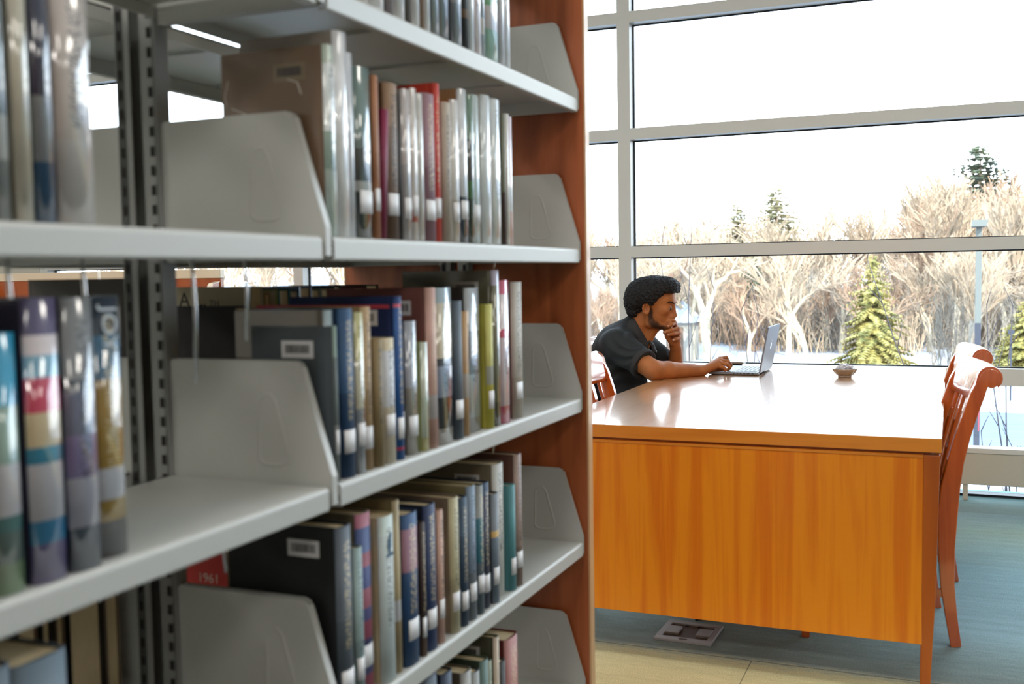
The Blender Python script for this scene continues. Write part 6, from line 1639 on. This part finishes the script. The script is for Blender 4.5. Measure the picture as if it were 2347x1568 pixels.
place(B2, 'shrub', 'tangled leafless shrub at the foot of the wood', 'shrub', -21.03, 63.41, 0.602, 4.11, 'leafless shrubs at the foot of the wood', 1.37)
place(B2, 'shrub', 'tangled leafless shrub at the foot of the wood', 'shrub', -20.75, 66.73, 0.554, 4.85, 'leafless shrubs at the foot of the wood', 1.22)
place(B3, 'shrub', 'tangled leafless shrub at the foot of the wood', 'shrub', -19.81, 67.03, 0.783, 5.64, 'leafless shrubs at the foot of the wood', 1.43)
place(B1, 'shrub', 'tangled leafless shrub at the foot of the wood', 'shrub', -19.37, 68.98, 0.968, 5.01, 'leafless shrubs at the foot of the wood', 1.39)
place(B3, 'shrub', 'tangled leafless shrub at the foot of the wood', 'shrub', -16.46, 62.68, 0.688, 3.29, 'leafless shrubs at the foot of the wood', 1.35)
place(B3, 'shrub', 'tangled leafless shrub at the foot of the wood', 'shrub', -18.42, 71.25, 0.461, 1.54, 'leafless shrubs at the foot of the wood', 1.78)
place(B1, 'shrub', 'tangled leafless shrub at the foot of the wood', 'shrub', -16.42, 68.48, 0.940, 0.33, 'leafless shrubs at the foot of the wood', 1.32)
place(B1, 'shrub', 'tangled leafless shrub at the foot of the wood', 'shrub', -15.22, 66.34, 1.113, 3.77, 'leafless shrubs at the foot of the wood', 1.45)
place(B3, 'shrub', 'tangled leafless shrub at the foot of the wood', 'shrub', -14.01, 67.68, 0.668, 6.27, 'leafless shrubs at the foot of the wood', 1.52)
place(B3, 'shrub', 'tangled leafless shrub at the foot of the wood', 'shrub', -14.04, 71.43, 0.752, 1.94, 'leafless shrubs at the foot of the wood', 1.50)
place(B2, 'shrub', 'tangled leafless shrub at the foot of the wood', 'shrub', -11.95, 66.09, 0.671, 4.39, 'leafless shrubs at the foot of the wood', 1.64)
place(B2, 'shrub', 'tangled leafless shrub at the foot of the wood', 'shrub', -10.72, 62.28, 0.544, 6.15, 'leafless shrubs at the foot of the wood', 1.35)
place(B3, 'shrub', 'tangled leafless shrub at the foot of the wood', 'shrub', -11.35, 70.99, 0.780, 2.67, 'leafless shrubs at the foot of the wood', 1.36)
place(B1, 'shrub', 'tangled leafless shrub at the foot of the wood', 'shrub', -9.70, 67.48, 1.159, 5.73, 'leafless shrubs at the foot of the wood', 1.65)
place(B1, 'shrub', 'tangled leafless shrub at the foot of the wood', 'shrub', -8.00, 61.93, 0.995, 1.32, 'leafless shrubs at the foot of the wood', 1.49)
place(B3, 'shrub', 'tangled leafless shrub at the foot of the wood', 'shrub', -7.05, 64.12, 0.772, 2.81, 'leafless shrubs at the foot of the wood', 1.68)
place(B1, 'shrub', 'tangled leafless shrub at the foot of the wood', 'shrub', -6.87, 69.86, 0.997, 0.95, 'leafless shrubs at the foot of the wood', 1.43)
place(B3, 'shrub', 'tangled leafless shrub at the foot of the wood', 'shrub', -5.42, 61.84, 0.718, 5.78, 'leafless shrubs at the foot of the wood', 1.65)
place(B2, 'shrub', 'tangled leafless shrub at the foot of the wood', 'shrub', -4.93, 65.13, 0.566, 3.41, 'leafless shrubs at the foot of the wood', 1.39)
place(B3, 'shrub', 'tangled leafless shrub at the foot of the wood', 'shrub', -3.94, 65.18, 0.641, 4.87, 'leafless shrubs at the foot of the wood', 1.38)
place(B1, 'shrub', 'tangled leafless shrub at the foot of the wood', 'shrub', -2.97, 60.91, 0.847, 3.11, 'leafless shrubs at the foot of the wood', 1.62)
place(B2, 'shrub', 'tangled leafless shrub at the foot of the wood', 'shrub', -2.86, 69.17, 0.629, 4.56, 'leafless shrubs at the foot of the wood', 1.41)
place(B1, 'shrub', 'tangled leafless shrub at the foot of the wood', 'shrub', -1.65, 64.40, 1.103, 5.67, 'leafless shrubs at the foot of the wood', 1.56)
place(B2, 'shrub', 'tangled leafless shrub at the foot of the wood', 'shrub', -0.65, 68.24, 0.580, 1.99, 'leafless shrubs at the foot of the wood', 1.38)
place(B3, 'shrub', 'tangled leafless shrub at the foot of the wood', 'shrub', -0.22, 64.80, 0.504, 2.30, 'leafless shrubs at the foot of the wood', 1.42)
place(B2, 'shrub', 'tangled leafless shrub at the foot of the wood', 'shrub', 0.93, 64.36, 0.560, 2.31, 'leafless shrubs at the foot of the wood', 1.64)
place(B1, 'shrub', 'tangled leafless shrub at the foot of the wood', 'shrub', 1.54, 64.68, 0.829, 4.77, 'leafless shrubs at the foot of the wood', 1.31)
place(B2, 'shrub', 'tangled leafless shrub at the foot of the wood', 'shrub', 2.26, 70.57, 0.440, 1.00, 'leafless shrubs at the foot of the wood', 1.23)
place(B1, 'shrub', 'tangled leafless shrub at the foot of the wood', 'shrub', 3.15, 63.55, 0.932, 3.43, 'leafless shrubs at the foot of the wood', 1.24)
place(B1, 'shrub', 'tangled leafless shrub at the foot of the wood', 'shrub', 3.87, 69.46, 1.022, 1.97, 'leafless shrubs at the foot of the wood', 1.26)
place(B3, 'shrub', 'tangled leafless shrub at the foot of the wood', 'shrub', 4.34, 60.31, 0.748, 1.54, 'leafless shrubs at the foot of the wood', 1.59)
place(B3, 'shrub', 'tangled leafless shrub at the foot of the wood', 'shrub', 5.03, 62.65, 0.684, 5.07, 'leafless shrubs at the foot of the wood', 1.41)
place(B1, 'shrub', 'tangled leafless shrub at the foot of the wood', 'shrub', 5.91, 64.00, 0.994, 4.45, 'leafless shrubs at the foot of the wood', 1.63)
place(B2, 'shrub', 'tangled leafless shrub at the foot of the wood', 'shrub', 7.65, 70.98, 0.446, 0.02, 'leafless shrubs at the foot of the wood', 1.41)
place(B1, 'shrub', 'tangled leafless shrub at the foot of the wood', 'shrub', 7.64, 64.54, 0.792, 3.29, 'leafless shrubs at the foot of the wood', 1.58)
place(B1, 'shrub', 'tangled leafless shrub at the foot of the wood', 'shrub', 8.50, 68.52, 0.969, 4.65, 'leafless shrubs at the foot of the wood', 1.29)
place(T3, 'bare_tree', 'small leafless tree at the near edge of the wood', 'tree', -21.32, 61.94, 0.673, 2.44, 'small leafless trees at the near edge of the wood', 1.00)
place(T3, 'bare_tree', 'small leafless tree at the near edge of the wood', 'tree', -18.87, 58.70, 0.597, 1.94, 'small leafless trees at the near edge of the wood', 1.00)
place(T1, 'bare_tree', 'small leafless tree at the near edge of the wood', 'tree', -15.57, 55.80, 0.772, 5.73, 'small leafless trees at the near edge of the wood', 1.00)
place(T4, 'bare_tree', 'small leafless tree at the near edge of the wood', 'tree', -15.24, 60.27, 1.248, 0.23, 'small leafless trees at the near edge of the wood', 1.00)
place(T4, 'bare_tree', 'small leafless tree at the near edge of the wood', 'tree', -12.97, 55.76, 1.340, 3.77, 'small leafless trees at the near edge of the wood', 1.00)
place(T1, 'bare_tree', 'small leafless tree at the near edge of the wood', 'tree', -12.48, 58.30, 0.749, 1.77, 'small leafless trees at the near edge of the wood', 1.00)
place(T3, 'bare_tree', 'small leafless tree at the near edge of the wood', 'tree', -9.93, 56.21, 0.667, 3.46, 'small leafless trees at the near edge of the wood', 1.00)
place(T3, 'bare_tree', 'small leafless tree at the near edge of the wood', 'tree', -9.32, 60.97, 0.597, 2.15, 'small leafless trees at the near edge of the wood', 1.00)
place(T4, 'bare_tree', 'small leafless tree at the near edge of the wood', 'tree', -8.23, 58.83, 1.264, 0.31, 'small leafless trees at the near edge of the wood', 1.00)
place(T3, 'bare_tree', 'small leafless tree at the near edge of the wood', 'tree', -6.62, 61.63, 0.568, 4.86, 'small leafless trees at the near edge of the wood', 1.00)
place(T4, 'bare_tree', 'small leafless tree at the near edge of the wood', 'tree', -5.62, 60.51, 1.174, 0.07, 'small leafless trees at the near edge of the wood', 1.00)
place(T3, 'bare_tree', 'small leafless tree at the near edge of the wood', 'tree', -4.08, 58.31, 0.693, 2.65, 'small leafless trees at the near edge of the wood', 1.00)
place(T3, 'bare_tree', 'small leafless tree at the near edge of the wood', 'tree', -2.85, 61.12, 0.761, 1.63, 'small leafless trees at the near edge of the wood', 1.00)
place(T1, 'bare_tree', 'small leafless tree at the near edge of the wood', 'tree', -1.14, 61.08, 0.741, 3.89, 'small leafless trees at the near edge of the wood', 1.00)
place(T4, 'bare_tree', 'small leafless tree at the near edge of the wood', 'tree', 0.18, 58.61, 1.363, 0.01, 'small leafless trees at the near edge of the wood', 1.00)
place(T4, 'bare_tree', 'small leafless tree at the near edge of the wood', 'tree', 0.88, 60.75, 1.078, 1.70, 'small leafless trees at the near edge of the wood', 1.00)
place(T4, 'bare_tree', 'small leafless tree at the near edge of the wood', 'tree', 2.62, 60.02, 1.045, 0.52, 'small leafless trees at the near edge of the wood', 1.00)
place(T1, 'bare_tree', 'small leafless tree at the near edge of the wood', 'tree', 3.54, 60.24, 0.565, 4.96, 'small leafless trees at the near edge of the wood', 1.00)
place(T1, 'bare_tree', 'small leafless tree at the near edge of the wood', 'tree', 4.96, 57.92, 0.727, 1.31, 'small leafless trees at the near edge of the wood', 1.00)
place(T1, 'bare_tree', 'small leafless tree at the near edge of the wood', 'tree', 6.28, 58.80, 0.639, 6.05, 'small leafless trees at the near edge of the wood', 1.00)

# lamp post on its concrete footing
lx, ly = .555, 26.5
lp_ = thing('lamp_post', 'grey square lamp post on a round concrete footing beyond the parking lot', 'lamp post', (lx, ly, GZ))
M['post'] = mat('post_paint', lin(84, 90, 88), .5); M['post_dark'] = mat('post_lower', lin(36, 42, 56), .5)
MB().lathe([(0, 0), (.32, 0), (.34, .03), (.34, .46), (.31, .5), (0, .5)], 28).build('footing', M['stone'], lp_)
MB().bevbox(-.14, .14, -.14, .14, .5, .53, .006).build('base_plate', M['post_dark'], lp_)
MB().bevbox(-.065, .065, -.065, .065, 3.4, 5.62, .008).build('pole', M['post'], lp_)
MB().bevbox(-.066, .066, -.066, .066, .53, 3.4, .008).build('lower_pole', M['post_dark'], lp_)
h_ = MB(); h_.prism([(-.17, 5.62), (.15, 5.62), (.185, 5.77), (-.15, 5.77)], 'y', -.42, .16); h_.build('lamp_head', M['post'], lp_)
MB().bevbox(-.14, .11, -.40, .0, 5.605, 5.625, .002).build('lens', M['black'], lp_)
MB().box(.03, .05, -.072, -.0655, .9, 2.7).build('banner', mat('banner_red', lin(150, 50, 66), .6), lp_)
q_ = thing('sign_post', 'thin dark sign post standing in the snow at the right', 'sign post', (1.9, 40, GZ))
MB().box(-.03, .03, -.03, .03, 0, 2.45).build('post', M['post_dark'], q_)
MB().bevbox(-.10, .10, -.02, .02, 2.35, 2.5, .004).build('cap', M['post_dark'], q_)

# small white shed with snow on its hipped roof
sx_, sy_ = (-13.2746, 57.6814, -3.5000)[0], 56.0
sh_ = thing('garden_shed', 'small white shed with a snow-covered roof beside the person', 'shed', (sx_ - .5, sy_, gh(sx_, sy_)))
MB().box(-1.5, .95, -1.0, 1.0, 0, 2.1).build('wall', M['stone'], sh_)
rf = MB(); rf.add([(-1.8, -1.3, 2.1), (1.2, -1.3, 2.1), (1.2, 1.3, 2.1), (-1.8, 1.3, 2.1), (-.9, 0, 3.25), (.3, 0, 3.25)], [(0, 1, 5, 4), (1, 2, 5), (2, 3, 4, 5), (3, 0, 4), (0, 3, 2, 1)]); rf.build('roof', M['snow'], sh_)
MB().box(.05, .55, -1.03, -1.0, .0, 1.85).build('door', M['trunk'], sh_)
tk = thing('tree_trunk', 'stout brown tree trunk standing in front of the white shed', 'tree', (sx_ + .25, 51.5, GZ))
MB().tube([(0, 0, -.1), (.02, 0, .3), (.0, 0, 1.6), (-.05, 0, 3.2), (.05, 0, 4.6)], [.30, .24, .2, .18, .14], 12).build('trunk', M['trunk'], tk)
b_ = MB()
for a in (-1, 1):
    b_.tube([(0, 0, 3.3), (a * .4, .2, 4.2), (a * .8, .1, 5.0), (a * 1.0, .3, 5.9)], [.09, .06, .04, .02], 8)
b_.build('branch', M['trunk'], tk)
# slender budding saplings close outside the glass
def sapling(x, y, h, lab, seed, z0=GZ, fan=.25, n=4):
    r = random.Random(seed); t = thing('sapling', lab, 'sapling', (x, y, z0)); mb = MB()
    for i in range(n):
        a = r.uniform(-fan, fan); q = Vector((0, 0, -.05)); d = Vector((a, r.uniform(-.1, .1), 1)).normalized(); pts = [q.copy()]; L = h * r.uniform(.8, 1.05)
        for k in range(9):
            q = q + d * L / 9; d = (d + Vector((r.gauss(0, .05), r.gauss(0, .05), 0))).normalized(); pts.append(q.copy())
            if k > 3:
                e = q + (d + Vector((r.choice((-1, 1)) * r.uniform(.3, .7), r.gauss(0, .2), .2))).normalized() * L * r.uniform(.05, .14)
                mb.tube([q, q.lerp(e, .5) + Vector((0, 0, .01)), e], [.006, .004, .002], 4)
        mb.tube(pts, [.014 * (1 - k / 11) + .002 for k in range(10)], 5)
    mb.build('stems', M['twig_dark'], t)
M['twig_dark'] = mat('dark_twig', lin(48, 44, 52), .8)
sapling(*(-3.3981, 14.0000, 0.7553)[:2], 5.6, 'tall thin budding saplings rising behind the face and chin hand', 5, fan=.12, n=3)
sapling(*(-2.8213, 15.0000, 0.0959)[:2], 4.2, 'fine dark saplings in the snow left of the laptop lid', 6, fan=.18, n=4)
sapling(*(0.7610, 13.5000, 0.7577)[:2], 5.2, 'long dark twigs crossing the right edge of the window', 9, fan=.4, n=4)
sapling(*(0.6602, 12.5000, -0.6279)[:2], 3.0, 'leafless twigs low in front of the parking lot, right of the chairs', 12, fan=.5, n=6)

# ---------------------------------------------------------------- lights, sky, camera
W_ = bpy.data.worlds.new('sky'); SC.world = W_; W_.use_nodes = True
t = W_.node_tree; bg = t.nodes['Background']
tc = N(t, 'ShaderNodeTexCoord'); sp = N(t, 'ShaderNodeSeparateXYZ'); t.links.new(tc.outputs['Generated'], sp.inputs[0])
rp = N(t, 'ShaderNodeValToRGB'); rp.color_ramp.elements[0].position = 0; rp.color_ramp.elements[0].color = (.90, .95, 1, 1); rp.color_ramp.elements[1].position = .6; rp.color_ramp.elements[1].color = (.62, .80, 1, 1)
t.links.new(sp.outputs['Z'], rp.inputs[0]); t.links.new(rp.outputs[0], bg.inputs['Color'])
bg.inputs['Strength'].default_value = 5.5
sun = bpy.data.lights.new('sun', 'SUN'); sun.energy = 7.5; sun.angle = radians(.6); sun.color = (1, .92, .80)
so = bpy.data.objects.new('sun', sun); link(so); so.rotation_euler = Vector((.45, -.75, .48)).to_track_quat('Z', 'Y').to_euler()
n_ = 0
for x in (-6.2, -3.4, -.6, 2.2, 4.6):
    for y, e_ in ((-2.6, 46), (.2, 7), (3.0, 7)):
        n_ += 1; troffer(x, y, e_, 'recessed white ceiling light panel above the library floor')

cam = bpy.data.cameras.new('camera'); co = bpy.data.objects.new('camera', cam); link(co); SC.camera = co
cam.sensor_width = 36; cam.lens = 2400.2 / 2347 * 36
f_, p_, r_o, y_ = 2400.2, .064999, .0164395, -.3983146
cp, sp_ = cos(p_), sin(p_); fwd = Vector((sin(y_) * cp, cos(y_) * cp, -sp_)); right = Vector((cos(y_), -sin(y_), 0)); down = fwd.cross(right)
rt = right * cos(r_o) + down * sin(r_o); dn = -right * sin(r_o) + down * cos(r_o)
R = Matrix((rt, -dn, -fwd)).transposed()
co.matrix_world = Matrix.Translation((0, 0, 1.22)) @ R.to_4x4()
cam.dof.use_dof = True; cam.dof.focus_distance = 4.75; cam.dof.aperture_fstop = 5.0; cam.clip_start = .05; cam.clip_end = 500
vs_ = SC.view_settings; vs_.view_transform = 'Standard'; vs_.look = 'None'; vs_.exposure = .42; vs_.gamma = 1; vs_.use_curve_mapping = False
cy = SC.cycles; cy.use_denoising = True; cy.max_bounces = 7; cy.diffuse_bounces = 4; cy.glossy_bounces = 4; cy.transparent_max_bounces = 12; cy.transmission_bounces = 4
cy.caustics_reflective = False; cy.caustics_refractive = False; cy.sample_clamp_indirect = 6; cy.use_adaptive_sampling = True; cy.adaptive_threshold = .02
